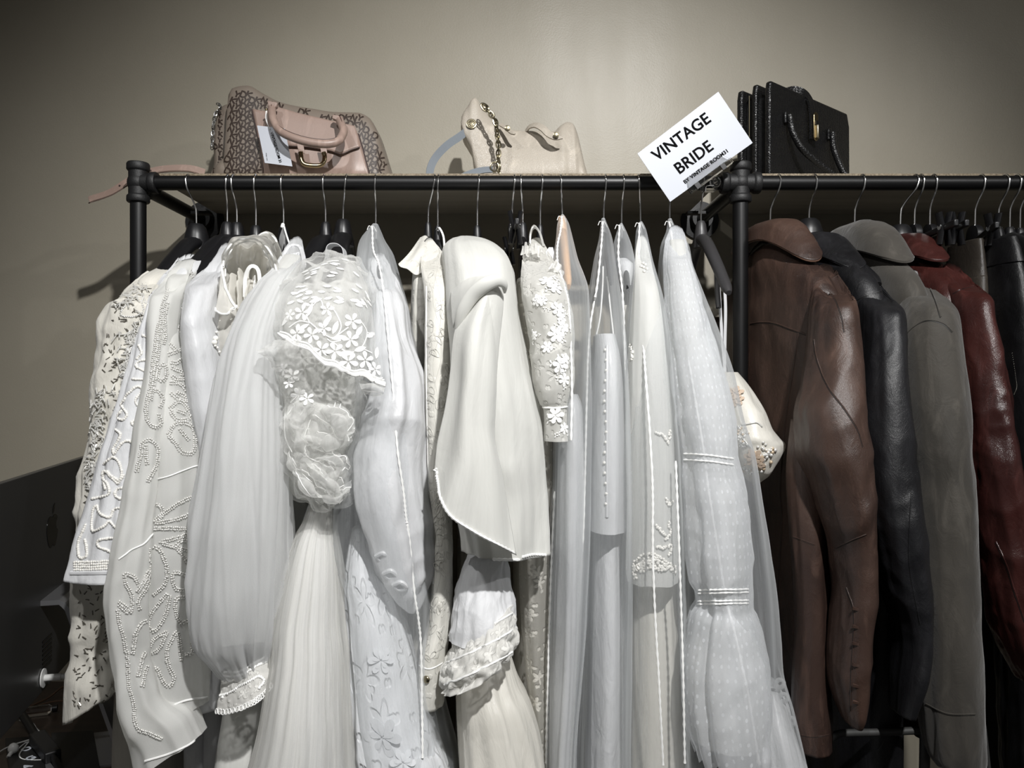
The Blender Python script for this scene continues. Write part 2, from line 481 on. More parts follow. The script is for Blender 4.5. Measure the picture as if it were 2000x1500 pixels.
def m_leather(name, col, col2, rough=.42, grain=760, gs=.2, crease=.26, spec=.5, suede=0):
    t = NT(name); o = t.obj()
    big = t.noise(t.obj(6, 6, 3), 1, 5, .6, .8)
    c = t.mixc(t.ramp(big, .35, .68), col, col2)
    sc = t.noise(t.obj(30, 30, 9), 1, 4, .65, 1)
    c = t.mixc(t.math('MULTIPLY', t.ramp(sc, .52, .78), .45), c, tuple(min(1, x*1.9+.01) for x in col2[:3])+(1,))
    vo = t.n('ShaderNodeTexVoronoi', {'Vector': o, 'Scale': grain}, feature='DISTANCE_TO_EDGE')
    b = t.bump(t.ramp(vo, 0, .25), gs, .0007)
    cr = t.noise(t.obj(34, 34, 20), 1, 5, .6, 1.4)
    b = t.bump(t.math('ABSOLUTE', t.math('SUBTRACT', cr, .5)), crease, .006, b)
    r = t.math('MULTIPLY_ADD', t.math('SUBTRACT', big, .5), .5, rough, clamp=True)
    return t.done(t.bsdf(color=c, rough=r, spec=spec, normal=b, sheen=suede))

def m_wall():
    t = NT('warm_grey_wall_paint'); o = t.obj()
    a = t.noise(o, 260, 3, .6); b_ = t.noise(o, 4, 4, .5); sm = t.noise(t.obj(9, 9, 1.5), 1, 3)
    c = t.mixc(t.ramp(b_, .3, .7), rgb(147, 141, 127), rgb(153, 147, 133))
    n = t.bump(a, .22, .0012); n = t.bump(b_, .10, .02, n)
    r = t.math('MULTIPLY_ADD', sm, .2, .33)
    return t.done(t.bsdf(color=c, rough=r, spec=.32, normal=n))

def m_chip():
    t = NT('pale_chipboard'); n = t.noise(t.obj(), 240, 3, .7)
    return t.done(t.bsdf(color=t.ramp(n, .35, .65, rgb(96, 84, 66), rgb(150, 137, 116)), rough=.7))
def m_shelf():
    t = NT('pale_board'); n = t.noise(t.obj(3, 30, 30), 1, 4, .6)
    return t.done(t.bsdf(color=t.ramp(n, .3, .7, rgb(176, 170, 158), rgb(196, 190, 178)), rough=.55))

M = {}
M['wall'] = m_wall()
M['ceiling'] = m_plain('matt_ceiling', rgb(200, 198, 192), .8)
M['floor'] = m_plain('dark_floor', rgb(70, 66, 62), .5)
M['pipe'] = m_plain('black_powder_coat', rgb(14, 14, 15), .4, 0, .4, 0, (900, .25, .0004))
M['iron'] = m_plain('cast_iron_black', rgb(18, 18, 19), .55, 0, .5, 0, (500, .5, .0008))
M['shelf'] = m_shelf(); M['chip'] = m_chip()
M['chrome'] = m_plain('chrome_wire', rgb(215, 215, 215), .18, 1)
M['gold'] = m_plain('pale_gold', rgb(172, 155, 122), .22, 1)
M['pewter'] = m_plain('dark_nickel', rgb(150, 142, 120), .28, 1)
M['black_plastic'] = m_plain('black_plastic', rgb(20, 20, 22), .38, 0, .5)
M['grey_plastic'] = m_plain('charcoal_plastic', rgb(52, 51, 52), .4, 0, .5)
M['peach'] = m_plain('varnished_wood', rgb(214, 168, 122), .3, 0, .5, .4)
M['paper'] = m_plain('white_card', rgb(184, 188, 196), .45)
M['ink'] = m_plain('black_ink', rgb(8, 8, 9), .8, 0, .08)
M['grey_thread'] = m_plain('grey_thread', rgb(190, 188, 182), .6)
M['satin'] = m_fabric('white_satin', rgb(224, 225, 227), .36, .15, .5, 3000, .08, .2)
M['ivory_satin'] = m_fabric('ivory_satin', rgb(234, 231, 222), .36, .15, .5, 3000, .08, .2)
M['crepe'] = m_fabric('white_crepe', rgb(226, 226, 221), .6, .2, .3, 2200, .12, .12, .2)
M['cream'] = m_fabric('cream_cloth', rgb(232, 229, 220), .6, .2, .3, 2200, .15, .25)
M['white'] = m_fabric('white_cloth', rgb(232, 233, 235), .62, .2, .3, 2200, .15, .3)
M['brocade'] = m_fabric('white_floral_brocade', rgb(232, 234, 237), .4, .15, .45, 2600, .15, .2, .15, lambda t: t.math('MAXIMUM', flowers(t, 11, .38, 5), leaves(t, 26, .36)))
M['embroidered'] = m_fabric('ivory_embroidered_satin', rgb(231, 229, 221), .42, .15, .45, 2600, .15, .25, .15, lambda t: t.math('MAXIMUM', leaves(t, 48, .38), leaves(t, 40, .34, (4, 2, 0))), rl=.35)
M['organza'] = m_sheer('white_organza', rgb(236, 237, 238), .68, .18, .3, 50, 2.5)
M['chiffon'] = m_sheer('off_white_chiffon', rgb(242, 242, 239), .93, .08, .15, 40, 3)
M['tulle'] = m_sheer('soft_ivory_tulle', rgb(238, 237, 232), .55, .35, .4, 90, 2)
M['ruffle'] = m_sheer('pale_ruffle_organza', rgb(238, 236, 230), .84, .16, .2, 40, 5)
M['veil'] = m_sheer('veil_net', rgb(246, 246, 244), .24, .16, .4, 90, 3)
M['net'] = m_sheer('clear_tulle', rgb(244, 244, 242), .40, .24, .45, 90, 3)
M['cover'] = m_sheer('cover_net', rgb(232, 235, 237), .2, .2, .5, 70, 2.5)
M['lace'] = m_lace('white_rose_lace', rgb(228, 227, 222), .7, 24, .34)
M['lace_ivory'] = m_lace('ivory_lace', rgb(240, 237, 228), .42, 26, .36)
M['lace_cuff'] = m_lace('dense_white_lace', rgb(240, 239, 235), .6, 34, .38)
def _dots(t):
    v = t.uv(125, 62)
    vo = t.n('ShaderNodeTexVoronoi', {'Vector': v, 'Scale': 1, 'Randomness': .35}, voronoi_dimensions='2D')
    return t.math('MULTIPLY', t.math('MULTIPLY_ADD', t.math('SUBTRACT', .2, (vo, 'Distance')), 12.0, .5, clamp=True), .9)
M['swiss'] = m_sheer('dotted_net', rgb(234, 236, 239), .62, .2, .3, 60, 3, extra=_dots)
M['seam_brown'] = m_plain('dark_brown_stitching', rgb(24, 16, 13), .6)
M['seam_black'] = m_plain('black_stitching', rgb(6, 6, 7), .5)
M['rim_brown'] = m_plain('worn_tan_edge', rgb(92, 66, 52), .5)
M['seam_grey'] = m_plain('dark_grey_stitching', rgb(26, 24, 21), .6)
M['seam_red'] = m_plain('dark_red_stitching', rgb(20, 9, 8), .5)
M['thread'] = m_plain('white_thread', rgb(240, 240, 238), .6)
M['ivory_thread'] = m_plain('ivory_thread', rgb(226, 220, 204), .55)
M['pearl'] = m_plain('pearl_bead', rgb(232, 230, 224), .22, 0, .6, .5)
M['silver_bead'] = m_plain('silver_bead', rgb(224, 223, 219), .22, .4)
M['bugle'] = m_plain('smoky_bugle_bead', rgb(120, 116, 108), .2, .6)
M['gold_bead'] = m_plain('champagne_bead', rgb(196, 176, 150), .3, .3)
M['beige_cloth'] = m_plain('champagne_petal', rgb(196, 176, 156), .7)
M['brown'] = m_leather('brown_leather', rgb(48, 36, 32), rgb(74, 55, 46), .42)
M['black'] = m_leather('black_leather', rgb(17, 17, 19), rgb(25, 25, 28), .4)
M['grey'] = m_leather('grey_suede', rgb(50, 47, 42), rgb(64, 60, 54), .7, 900, .1, .3, .3, .25)
M['red'] = m_leather('oxblood_leather', rgb(46, 22, 20), rgb(66, 31, 27), .34)
M['trouser'] = m_leather('black_trouser_leather', rgb(12, 12, 13), rgb(22, 22, 24), .36)
M['taupe'] = m_leather('taupe_leather', rgb(46, 42, 38), rgb(64, 58, 51), .4)
M['dark_cloth'] = m_plain('dark_cloth', rgb(16, 16, 17), .8)
# ------------------------------------------------------------------ room, rack, shelves
def struct(name, mb, mat, **k):
    o = mb.build(name, mat, **k); o['kind'] = 'structure'; return o
struct('wall_back', MB().box((0, WALL_Y+.05, 1.65), (8, .1, 3.3)), M['wall'], smooth=False)
struct('floor', MB().box((0, -1.0, -.05), (8, 5.8, .1)), M['floor'], smooth=False)
struct('ceiling', MB().box((0, -1.0, 3.35), (8, 5.8, .1)), M['ceiling'], smooth=False)

RZ = EYE + .3925          # rail axis height
RR = .0140
XL, XR = -.73, .446
rack = thing('pipe_rack', 'black iron pipe clothes rail with threaded fittings, fixed to the wall', 'clothes rack', (XL, RAIL_Y, 0))
MB().tube([(XL+.02, RAIL_Y, RZ), (XR-.02, RAIL_Y, RZ)], RR, 24).build('rail', M['pipe'], rack)
MB().tube([(XR+.02, RAIL_Y, RZ), (1.75, RAIL_Y, RZ)], RR, 24).build('rail', M['pipe'], rack)
for X in (XL, XR, 1.77):
    MB().tube([(X, RAIL_Y, .012), (X, RAIL_Y, RZ-.02)], .0149, 24).build('post', M['pipe'], rack)
    MB().tube([(X, RAIL_Y+.015, RZ-.004), (X, WALL_Y-.02, RZ-.004)], RR, 20).build('wall_pipe', M['pipe'], rack)
    fl = MB().lathe((X, WALL_Y-.001, RZ-.004), [(.045, 0), (.045, -.007), (.026, -.010), (.024, -.035)], 'y', 28)
    fl.build('wall_flange', M['iron'], rack)
    MB().lathe((X, RAIL_Y, 0), [(.045, .0005), (.045, .008), (.026, .011), (.024, .035)], 'z', 28).build('foot_flange', M['iron'], rack)
    # cross or elbow fitting: three or four beaded sockets on a rounded centre
    f = MB().ball((X, RAIL_Y, RZ), .0205, 20, 14)
    soc = [(.0178, 0), (.0178, .023), (.0200, .025), (.0212, .027), (.0212, .036), (.0198, .038)]
    f.lathe((X, RAIL_Y, RZ), [(r, -h) for r, h in soc], 'z', 28)
    top = [(.0178, 0), (.0178, .022), (.0200, .024), (.0212, .026), (.0212, .036), (.0195, .039), (.0145, .0395)]
    f.lathe((X, RAIL_Y, RZ), top, 'z', 28)
    f.lathe((X, RAIL_Y, RZ-.004), soc, 'y', 28)
    if X < 1.7: f.lathe((X, RAIL_Y, RZ), soc, 'x', 28)
    if X > XL+.1: f.lathe((X, RAIL_Y, RZ), [(r, -h) for r, h in soc], 'x', 28)
    f.build('fitting', M['iron'], rack)
    # short lug under each wall pipe
    MB().box((X+(.03 if X < 0 else -.03), 1.72, RZ-.010), (.05, .02, .006)).build('shelf_bracket', M['iron'], rack)

SH0, SH1 = EYE+.4045, EYE+.4165
def shelf(x0, x1, label):
    t = thing('wooden_shelf', label, 'shelf', (x0, 1.525, SH0))
    MB().box(((x0+x1)/2, (1.5225+WALL_Y)/2-.001, (SH0+SH1)/2), (x1-x0, WALL_Y-1.5225-.004, SH1-SH0)).build('board', M['shelf'], t, smooth=False)
    MB().box(((x0+x1)/2, 1.5212, (SH0+SH1)/2), (x1-x0, .0025, SH1-SH0)).build('front_edge', M['chip'], t, 'raw chipboard front edge', smooth=False)
shelf(XL+.03, XR-.03, 'pale board shelf over the white dresses, carrying the pink and the beige handbag')
shelf(XR+.035, 1.74, 'pale board shelf over the leather jackets, carrying the black handbag')

# ------------------------------------------------------------------ light: ceiling spots of the shop
def spot(name, loc, aim, power, size, blend, col=(1, .992, .98), rad=.035):
    l = bpy.data.lights.new(name, 'SPOT'); l.energy = power; l.spot_size = math.radians(size); l.spot_blend = blend
    l.color = col; l.shadow_soft_size = rad
    o = bpy.data.objects.new(name, l); COL.objects.link(o); o.location = loc
    o.rotation_euler = (Vector(aim) - Vector(loc)).to_track_quat('-Z', 'Y').to_euler()
    return o
spot('ceiling_spot', (.47, -.5, EYE+1.52), (.02, 1.5, 1.5), 305, 66, .95)
spot('ceiling_spot', (1.75, -.25, EYE+1.3), (.6, 1.5, 1.55), 40, 74, .95)
spot('ceiling_spot', (-.75, .15, EYE+1.35), (-.25, 1.4, 1.35), 34, 70, .95)
w = bpy.data.worlds.new('World'); SC.world = w; w.use_nodes = True
w.node_tree.nodes['Background'].inputs[0].default_value = (1, .98, .95, 1)
w.node_tree.nodes['Background'].inputs[1].default_value = .11

cam = bpy.data.cameras.new('camera'); cam.sensor_fit = 'HORIZONTAL'; cam.sensor_width = 36; cam.lens = 27.0
cam.clip_start = .05
co = bpy.data.objects.new('camera', cam); COL.objects.link(co); co.location = (0, 0, EYE); co.rotation_euler = (PI/2, 0, 0)
SC.camera = co
SC.view_settings.view_transform = 'Standard'; SC.view_settings.look = 'None'; SC.view_settings.gamma = 1
SC.view_settings.exposure = 0; SC.view_settings.use_curve_mapping = False
SC.cycles.transparent_max_bounces = 32
SC.cycles.use_denoising = True
# ------------------------------------------------------------------ hangers
HG_W, HG_B = 'hangers on the left rail', 'hangers on the right rail'
def hook_wire(X0, X1, top=RZ, drop=.085):
    pts = []
    R = RR + .0019
    for a in range(-25, 181, 15):
        t = math.radians(a); pts.append(Vector((X0, RAIL_Y + R*math.cos(t), top + R*math.sin(t))))
    f = lambda u: X0 + (X1-X0)*u
    pts += [Vector((f(.12), RAIL_Y-R*.96, top-.010)), Vector((f(.3), RAIL_Y-R*.75, top-.020)), Vector((f(.6), RAIL_Y-R*.33, top-.033)), Vector((f(.85), RAIL_Y-.001, top-.046)),
            Vector((f(.95), RAIL_Y, top-.056)), Vector((X1, RAIL_Y, top-drop))]
    return spline(pts, 4)

def hanger(px, neck, front, style, label, group, mat='black_plastic', py=440, half=.185, drop=.15, nw=.012, bh=.010):
    """hook at px on the rail, neck at (neck, py); the front arm points at front px (depth 1.29)"""
    X0, X1 = (px-1000)/1000, (neck-1000)/1000
    zn = EYE + (750-py)/1000
    t = thing('clothes_hanger', label, 'hanger', (X1, RAIL_Y, zn), group)
    MB().tube(hook_wire(X0, X1, RZ, RZ-zn+.004), .0017, 8).build('hook', M['chrome'], t)
    sl = ((front-1000)*1.29/F - X1)/(-.21)
    m = M[mat]
    if style in ('wide', 'slim', 'slot'):
        w = {'wide': 1.5, 'slim': .62, 'slot': 1.0}[style]
        MB().tube([(X1, RAIL_Y, zn+.002), (X1, RAIL_Y, zn-.004), (X1, RAIL_Y, zn-.02), (X1, RAIL_Y, zn-.05)], [nw*.55, nw*.8, nw, nw*1.25], 16).build('neck', m, t)
        for s in (-1, 1):
            pts = spline([Vector((X1 + sl*s*d, RAIL_Y+s*d, zn - z)) for d, z in ((0, .034), (half*.2, .046), (half*.45, .078), (half*.75, drop*.76), (half, drop))], 6)
            k = len(pts)
            MB().tube(pts, [bh*(1-.25*(i/k)**2)*(.55 if i == k-1 else .85 if i == k-2 else 1) for i in range(k)], 14, flat=w).build('arm', m, t)
            if style == 'slot':
                q = pts[int(k*.62)]; MB().tube([q+Vector((0, 0, -.004)), q+Vector((0, s*.004, -.05)), q+Vector((0, s*.012, -.08))], .005, 8).build('strap_notch', m, t)
    else:  # clip hanger: flat bar with a round head and two spring clips
        MB().lathe((X1, RAIL_Y, zn-.016), [(.012, -.008), (.02, -.006), (.021, 0), (.02, .006), (.012, .008)], 'x', 24).build('head', m, t)
        zb = zn-.03
        MB().box((X1, RAIL_Y, zb), (.008, .36, .012), Matrix.Rotation(math.atan2(-sl, 1), 3, 'Z')).build('bar', m, t, bevel=.002)
        for s in (-1, 1):
            c = Vector((X1+sl*s*.12, RAIL_Y+s*.12, zb))
            cm = MB()
            for e in (-1, 1):
                cm.tube([c+Vector((e*.010, -.008, .028)), c+Vector((e*.004, -.008, .0)), c+Vector((e*.009, -.008, -.03))], .0045, 8, flat=2.2)
            cm.build('clip', m, t)
            MB().lathe(c+Vector((-.009, -.008, .003)), [(.006, 0), (.006, .018)], 'x', 12).build('clip_spring', M['chrome'], t)
    return t

hanger(369, 384, 272, 'wide', 'broad black plastic hanger holding the cream bugle-beaded top beside the left post', HG_W, nw=.022, bh=.013, drop=.16)
hanger(447, 444, 330, 'wide', 'black plastic hanger holding the white top with wavy corded sleeves', HG_W, py=436, nw=.014, bh=.014)
hanger(457, 463, 352, 'wide', 'black plastic hanger holding the jacket with silver leaf beading', HG_W, py=437, nw=.014, bh=.014)
hanger(501, 500, 405, 'wide', 'black plastic hanger holding the plain white top with rolled shoulder', HG_W, py=443, nw=.013, bh=.013)
hanger(553, 554, 470, 'slim', 'black hanger with a white ribbon knotted at its hook, behind the sheer ruffle', HG_W, py=446, nw=.012)
hanger(634, 636, 560, 'wide', 'black hanger holding the sheer puff-sleeved gown', HG_W, py=436, nw=.012, bh=.013)
hanger(678, 670, 640, 'wide', 'tall-necked black hanger behind the flower-embroidered veil', HG_W, py=431, nw=.017, bh=.013, drop=.16)
hanger(735, 734, 745, 'slim', 'hanger inside the net cover over the white satin gown', HG_W, py=441)
hanger(850, 836, 850, 'slim', 'black hanger holding the ivory embroidered jacket', HG_W, py=437, nw=.008)
hanger(857, 855, 862, 'slim', 'black hanger with a thin white strap looped over it, next to the embroidered jacket', HG_W, py=443, nw=.008)
hanger(936, 932, 940, 'slim', 'black hanger holding the plain ivory gown with a cape', HG_W, py=443, nw=.009)
hanger(1005, 1000, 1012, 'clip', 'black clip hanger with raised clip ends, first of the three left of the lace blouse', HG_W, py=440)
hanger(1017, 1021, 1030, 'slim', 'black slim hanger directly behind the lace blouse collar', HG_W, py=437, nw=.01)
hanger(1059, 1055, 1066, 'slim', 'black slim hanger holding the white rose lace blouse', HG_W, py=441, nw=.008)
hanger(1095, 1098, 1112, 'slim', 'varnished wooden hanger showing through its net cover', HG_W, 'peach', py=424, nw=.010, bh=.014, drop=.16)
hanger(1182, 1179, 1196, 'slim', 'hanger inside the net cover over the buttoned corset gown', HG_W, py=428, nw=.007)
hanger(1217, 1214, 1228, 'slim', 'hanger inside the net cover with the white satin strap top', HG_W, py=439, nw=.007)
hanger(1246, 1251, 1275, 'slim', 'hanger inside the net cover over the pearl-beaded sleeve', HG_W, py=436, nw=.007)
hanger(1307, 1308, 1345, 'slim', 'hanger under the white card, inside the cover over the dotted net gown', HG_W, py=430, nw=.007)
hanger(1371, 1369, 1432, 'slot', 'broad charcoal hanger carrying the satin bustier by its straps, next to the right post', HG_W, 'grey_plastic', py=434, nw=.012, bh=.012, drop=.16)
hanger(1520, 1504, 1640, 'wide', 'black hanger holding the brown leather jacket', HG_B, py=440, nw=.012, bh=.012)
hanger(1590, 1580, 1735, 'wide', 'thick-necked black hanger holding the black leather jacket', HG_B, py=430, nw=.025, bh=.013)
hanger(1683, 1669, 1820, 'wide', 'black hanger holding the grey suede jacket', HG_B, py=440, nw=.018, bh=.012)
hanger(1787, 1758, 1893, 'wide', 'black hanger holding the oxblood leather jacket', HG_B, py=442, nw=.024, bh=.012)
hanger(1797, 1786, 1885, 'clip', 'black clip hanger right after the oxblood jacket, first of two alike', HG_B, py=442)
hanger(1822, 1816, 1905, 'clip', 'black clip hanger holding the taupe leather skirt', HG_B, py=442)
hanger(1915, 1904, 1960, 'clip', 'black clip hanger holding the shiny black leather trousers', HG_B, py=444)
hanger(1962, 1950, 2080, 'wide', 'black hanger in front of the dark coats at the right end, first of three', HG_B, py=446, nw=.012)
hanger(1985, 1972, 2105, 'wide', 'black hanger in the middle of the three carrying dark coats', HG_B, py=446, nw=.012)
hanger(2003, 1992, 2130, 'wide', 'black hanger last of the three carrying dark coats', HG_B, py=448, nw=.012)
# ------------------------------------------------------------------ open sheets of cloth
def drape(name, paths, mat, parent=None, M_=60, N=60, wr=None, bulge=0, seed=0, th=0, label=None, ruffle=None):
    """sheet through several edge lines; paths: (list of (px, py), depth [, depth at the far end])"""
    L = []
    for p in paths:
        pts, y0 = p[0], p[1]; y1 = p[2] if len(p) > 2 else y0
        s = spline([Vector((a, b, 0)) for a, b in pts], 12) if len(pts) > 2 else [Vector((pts[0][0], pts[0][1], 0)), Vector((pts[1][0], pts[1][1], 0))]
        d = np.concatenate([[0], np.cumsum([(b-a).length for a, b in zip(s[:-1], s[1:])])]); d /= d[-1]
        u = np.linspace(0, 1, M_)
        x = np.interp(u, d, [q.x for q in s]); y = np.interp(u, d, [q.y for q in s])
        dep = y0 + (y1-y0)*u - bulge*np.sin(PI*u)
        L.append(np.stack([(x-1000)*dep/F, dep, EYE+(750-y)*dep/F], -1))
    L = np.array(L); t = np.arange(len(L), dtype=float); ti = np.linspace(0, len(L)-1, N)
    G = np.stack([[pchip(t, L[:, j, k], ti) for j in range(M_)] for k in range(3)], -1).transpose(1, 0, 2)
    du = np.gradient(G, axis=1); dv = np.gradient(G, axis=0); n = np.cross(du, dv); n /= np.linalg.norm(n, axis=-1, keepdims=True)+1e-12
    dd = np.zeros(G.shape[:2])
    if wr:
        a, fx, fz = wr[:3]; q = pn(G[..., 0]*fx+seed, G[..., 1]*fx, G[..., 2]*fz); q2 = pn(G[..., 0]*fx*2.2+seed, G[..., 1]*fx*2, G[..., 2]*fz*2.2)
        dd += a*((.5-1.6*np.abs(q)) + .5*q2)
    if ruffle: dd += ruffle[0]*np.sin(np.linspace(0, 1, M_)[None]*PI*ruffle[1] + seed + .8*np.linspace(0, 1, N)[:, None])*np.linspace(ruffle[2] if len(ruffle) > 2 else 0, 1, N)[:, None]
    G = G + n*dd[..., None]
    V = G.reshape(-1, 3); faces = [(i*M_+j, i*M_+j+1, (i+1)*M_+j+1, (i+1)*M_+j) for i in range(N-1) for j in range(M_-1)]
    me = bpy.data.meshes.new(name); me.from_pydata([tuple(v) for v in V], [], faces)
    wd = np.linalg.norm(np.diff(G[N//2], axis=0), axis=-1).sum(); hg = np.linalg.norm(np.diff(G[:, M_//2], axis=0), axis=-1).sum()
    uv = me.uv_layers.new(name='UVMap'); uv.data.foreach_set('uv', [c for f in faces for v in f for c in ((v % M_)/(M_-1)*wd, (v//M_)/(N-1)*hg)])
    me.polygons.foreach_set('use_smooth', [True]*len(faces)); me.update()
    o = link(name, me, mat, parent, label)
    if th:
        m = o.modifiers.new('t', 'SOLIDIFY'); m.thickness = th; m.offset = 0
    return Cloth(o, V, faces)

RND = random.Random(11)
def beads(cl, paths, r, name, mat, parent, gap=4.5, jit=1.0, rows=1, off=5, lift=None, sc=(1,1,1), label=None, conv=None):
    mb = MB()
    for p in paths:
        if conv: p = [(conv[0]+a/conv[2], conv[1]+b/conv[2]) for a, b in p]
        s = spline([Vector((a, b, 0)) for a, b in p], 12)
        d = 0; nx = 0
        for a, b in zip(s[:-1], s[1:]):
            l = (b-a).length; t = (b-a).normalized() if l else Vector((1, 0, 0))
            while nx <= d + l and l:
                q = a.lerp(b, (nx-d)/l)
                for k in range(rows):
                    w = Vector((-t.y, t.x, 0))*((k-(rows-1)/2)*off)
                    loc, n = cl.hit(q.x+w.x+RND.uniform(-jit, jit), q.y+w.y+RND.uniform(-jit, jit), r*.6 if lift is None else lift)
                    R = n.to_track_quat('Y', 'Z').to_matrix() @ Matrix.Rotation(math.atan2(-t.y, t.x), 3, 'Y')
                    mb.ball(loc, r*RND.uniform(.8, 1.15), 6, 4, sc, R)
                nx += gap
            d += l
    return mb.build(name, mat, parent, label, fix=False, sharp=False)

def gown(label, cat, hook, z=.1, name='wedding_gown', group=None):
    X = (hook-1000)/1000
    return thing(name, label, cat, (X, RAIL_Y, z), group)

B5 = (130, 420, 2.777); B6 = (130, 900, 2.5)
# ---- cream top sewn with bugle beads
t = gown('cream top covered in dark bugle beads, its long sleeve hanging over the desk', 'top', 384, .45, 'beaded_blouse')
g1 = sleeve('sleeve', [(538,288,338,1.36,.03,.02),(556,264,335,1.33,.045,.02),(580,240,330,1.31,.05,.015),(606,222,322,1.30,.052),(634,208,314,1.295,.052),(719,198,300,1.285,.05),(805,189,288,1.28,.05),(881,175,274,1.28,.05),(973,165,264,1.275,.05),(1133,151,252,1.275,.048),(1244,147,248,1.275,.046),(1320,140,246,1.275,.046),(1372,142,238,1.275,.045)],
            M['cream'], t, pleat=(7,.003,.010,.5), wr=(.009, 16, 9, .5), seed=1, slant=.03, slant_p=7, th=.001)
body('bodice', 384, 262, [(.235,1.47,1.54,.02),(.21,1.38,1.62,.03),(.17,1.31,1.70,.032),(0,1.33,1.71,.033,-.01),(-.4,1.33,1.70,.036,-.04),(-.75,1.33,1.70,.042,-.055)], M['cream'], t, pleat=(9,.002,.007), seed=2)
mb = MB()
def bugle(mb, cl, x, y, ln=.0072, r=.00105, lift=.001):
    loc, n = cl.hit(x, y, lift)
    a = RND.uniform(0, PI); tx = n.orthogonal().normalized(); ty = n.cross(tx); d = (tx*math.cos(a)+ty*math.sin(a) + n*RND.uniform(0, .5)).normalized()*ln/2
    mb.tube([loc-d, loc+d], r, 6)
for i in range(430):
    y = RND.uniform(556, 1385); w = np.interp(y, [556,606,634,805,973,1133,1385], [264,222,208,189,165,151,142]); e = np.interp(y, [556,634,973,1385], [335,312,262,238])
    bugle(mb, g1, w+RND.uniform(0, 1)*(e-w), y)
mb.build('bugle_beading', M['bugle'], t)
mb = MB()
for i in range(330):
    y = RND.gauss(725, 60); bugle(mb, g1, 255+RND.gauss(0, 11)-(y-725)*.1, y, .011, .0011, .004)
for i in range(120):
    y = RND.uniform(760, 960); bugle(mb, g1, np.interp(y, [760,960],[196,172])+RND.gauss(4, 6), y, .010, .0011, .004)
for i in range(60):
    y = RND.uniform(540, 600); bugle(mb, g1, np.interp(y, [540,600],[292,228])+RND.gauss(8, 8), y, .010, .0011, .004)
mb.build('silver_beading', M['silver_bead'], t)
beads(g1, [[(430,470),(410,450),(370,455),(315,500),(297,540),(330,552),(390,545),(415,510),(400,465)],[(455,490),(400,470)],[(150,1270),(150,1350),(165,1440)],[(200,1240),(165,1270)]], .0019, 'cord_motif', M['silver_bead'], t, 3.6, .4, conv=B5)

# ---- white top with wavy bead cords
t = gown('white top with wavy bead cords on a flared elbow-length sleeve', 'top', 447, .5, 'corded_blouse')
g2 = sleeve('sleeve', [(512,342,382,1.39,.02,.02),(542,318,366,1.335,.035,.02),(578,298,352,1.305,.042,.01),(640,282,344,1.285,.045),(744,254,336,1.265,.048),(845,218,326,1.25,.05),(960,188,316,1.235,.052),(1072,153,306,1.22,.055),(1124,138,304,1.215,.058)],
            M['white'], t, pleat=(10,.002,.010,.5), wr=(.003,14,7,.4), seed=5, th=.001, M=128)
body('bodice', 447, 332, [(.245,1.47,1.54,.02),(.22,1.37,1.63,.028),(.18,1.31,1.70,.03),(0,1.29,1.71,.03),(-.3,1.29,1.70,.03),(-.62,1.3,1.70,.03)], M['white'], t, pleat=(9,.002,.006), seed=3)
cords = [[(480,590),(450,600),(445,640),(480,650)],[(420,655),(455,680),(465,720)],[(395,710),(410,750),(385,780)],[(470,790),(410,790),(380,820),(440,860),(440,890),(360,890)],
 [(320,990),(345,960),(385,930),(410,950),(375,1000),(385,1030),(430,1050)],[(320,1000),(300,1030),(330,1080),(310,1110),(280,1100),(300,1060)],[(430,1100),(390,1105),(355,1130),(410,1170)],
 [(270,1165),(295,1190),(280,1230),(255,1270),(265,1295),(300,1240),(340,1225),(370,1260),(375,1300),(340,1310)],[(205,1350),(260,1315),(300,1380),(290,1440),(240,1410),(215,1390),(205,1440),(215,1490)]]
cords2 = [[(130,185),(205,165),(205,120),(180,80),(190,50),(250,110),(280,70)],[(320,120),(250,140),(240,170),(300,200)],[(300,230),(240,235),(210,275),(170,260),(150,220),(130,250),(130,340),(180,320),(210,295),(250,330),(270,310)],
 [(95,315),(75,360),(60,400),(65,470),(100,465),(100,420),(90,380)],[(270,375),(165,385),(160,420),(210,440),(240,470),(260,440)]]
c = lambda L, B: [[(B[0]+a/B[2], B[1]+b/B[2]) for a, b in p] for p in L]
beads(g2, c(cords, B5)+c(cords2, B6), .0026, 'bead_cord', M['pearl'], t, 4.2, .25, sc=(1.25, .9, .9))
beads(g2, [[(146,y),(190,y-1),(240,y-4),(290,y-6)] for y in (1098,1103,1108,1113)], .002, 'cuff_beading', M['pearl'], t, 4.2, .5)
piping(g2, [(139,1119),(190,1119),(240,1117),(295,1114)], .0035, 'hem_band', M['white'], t, .0)

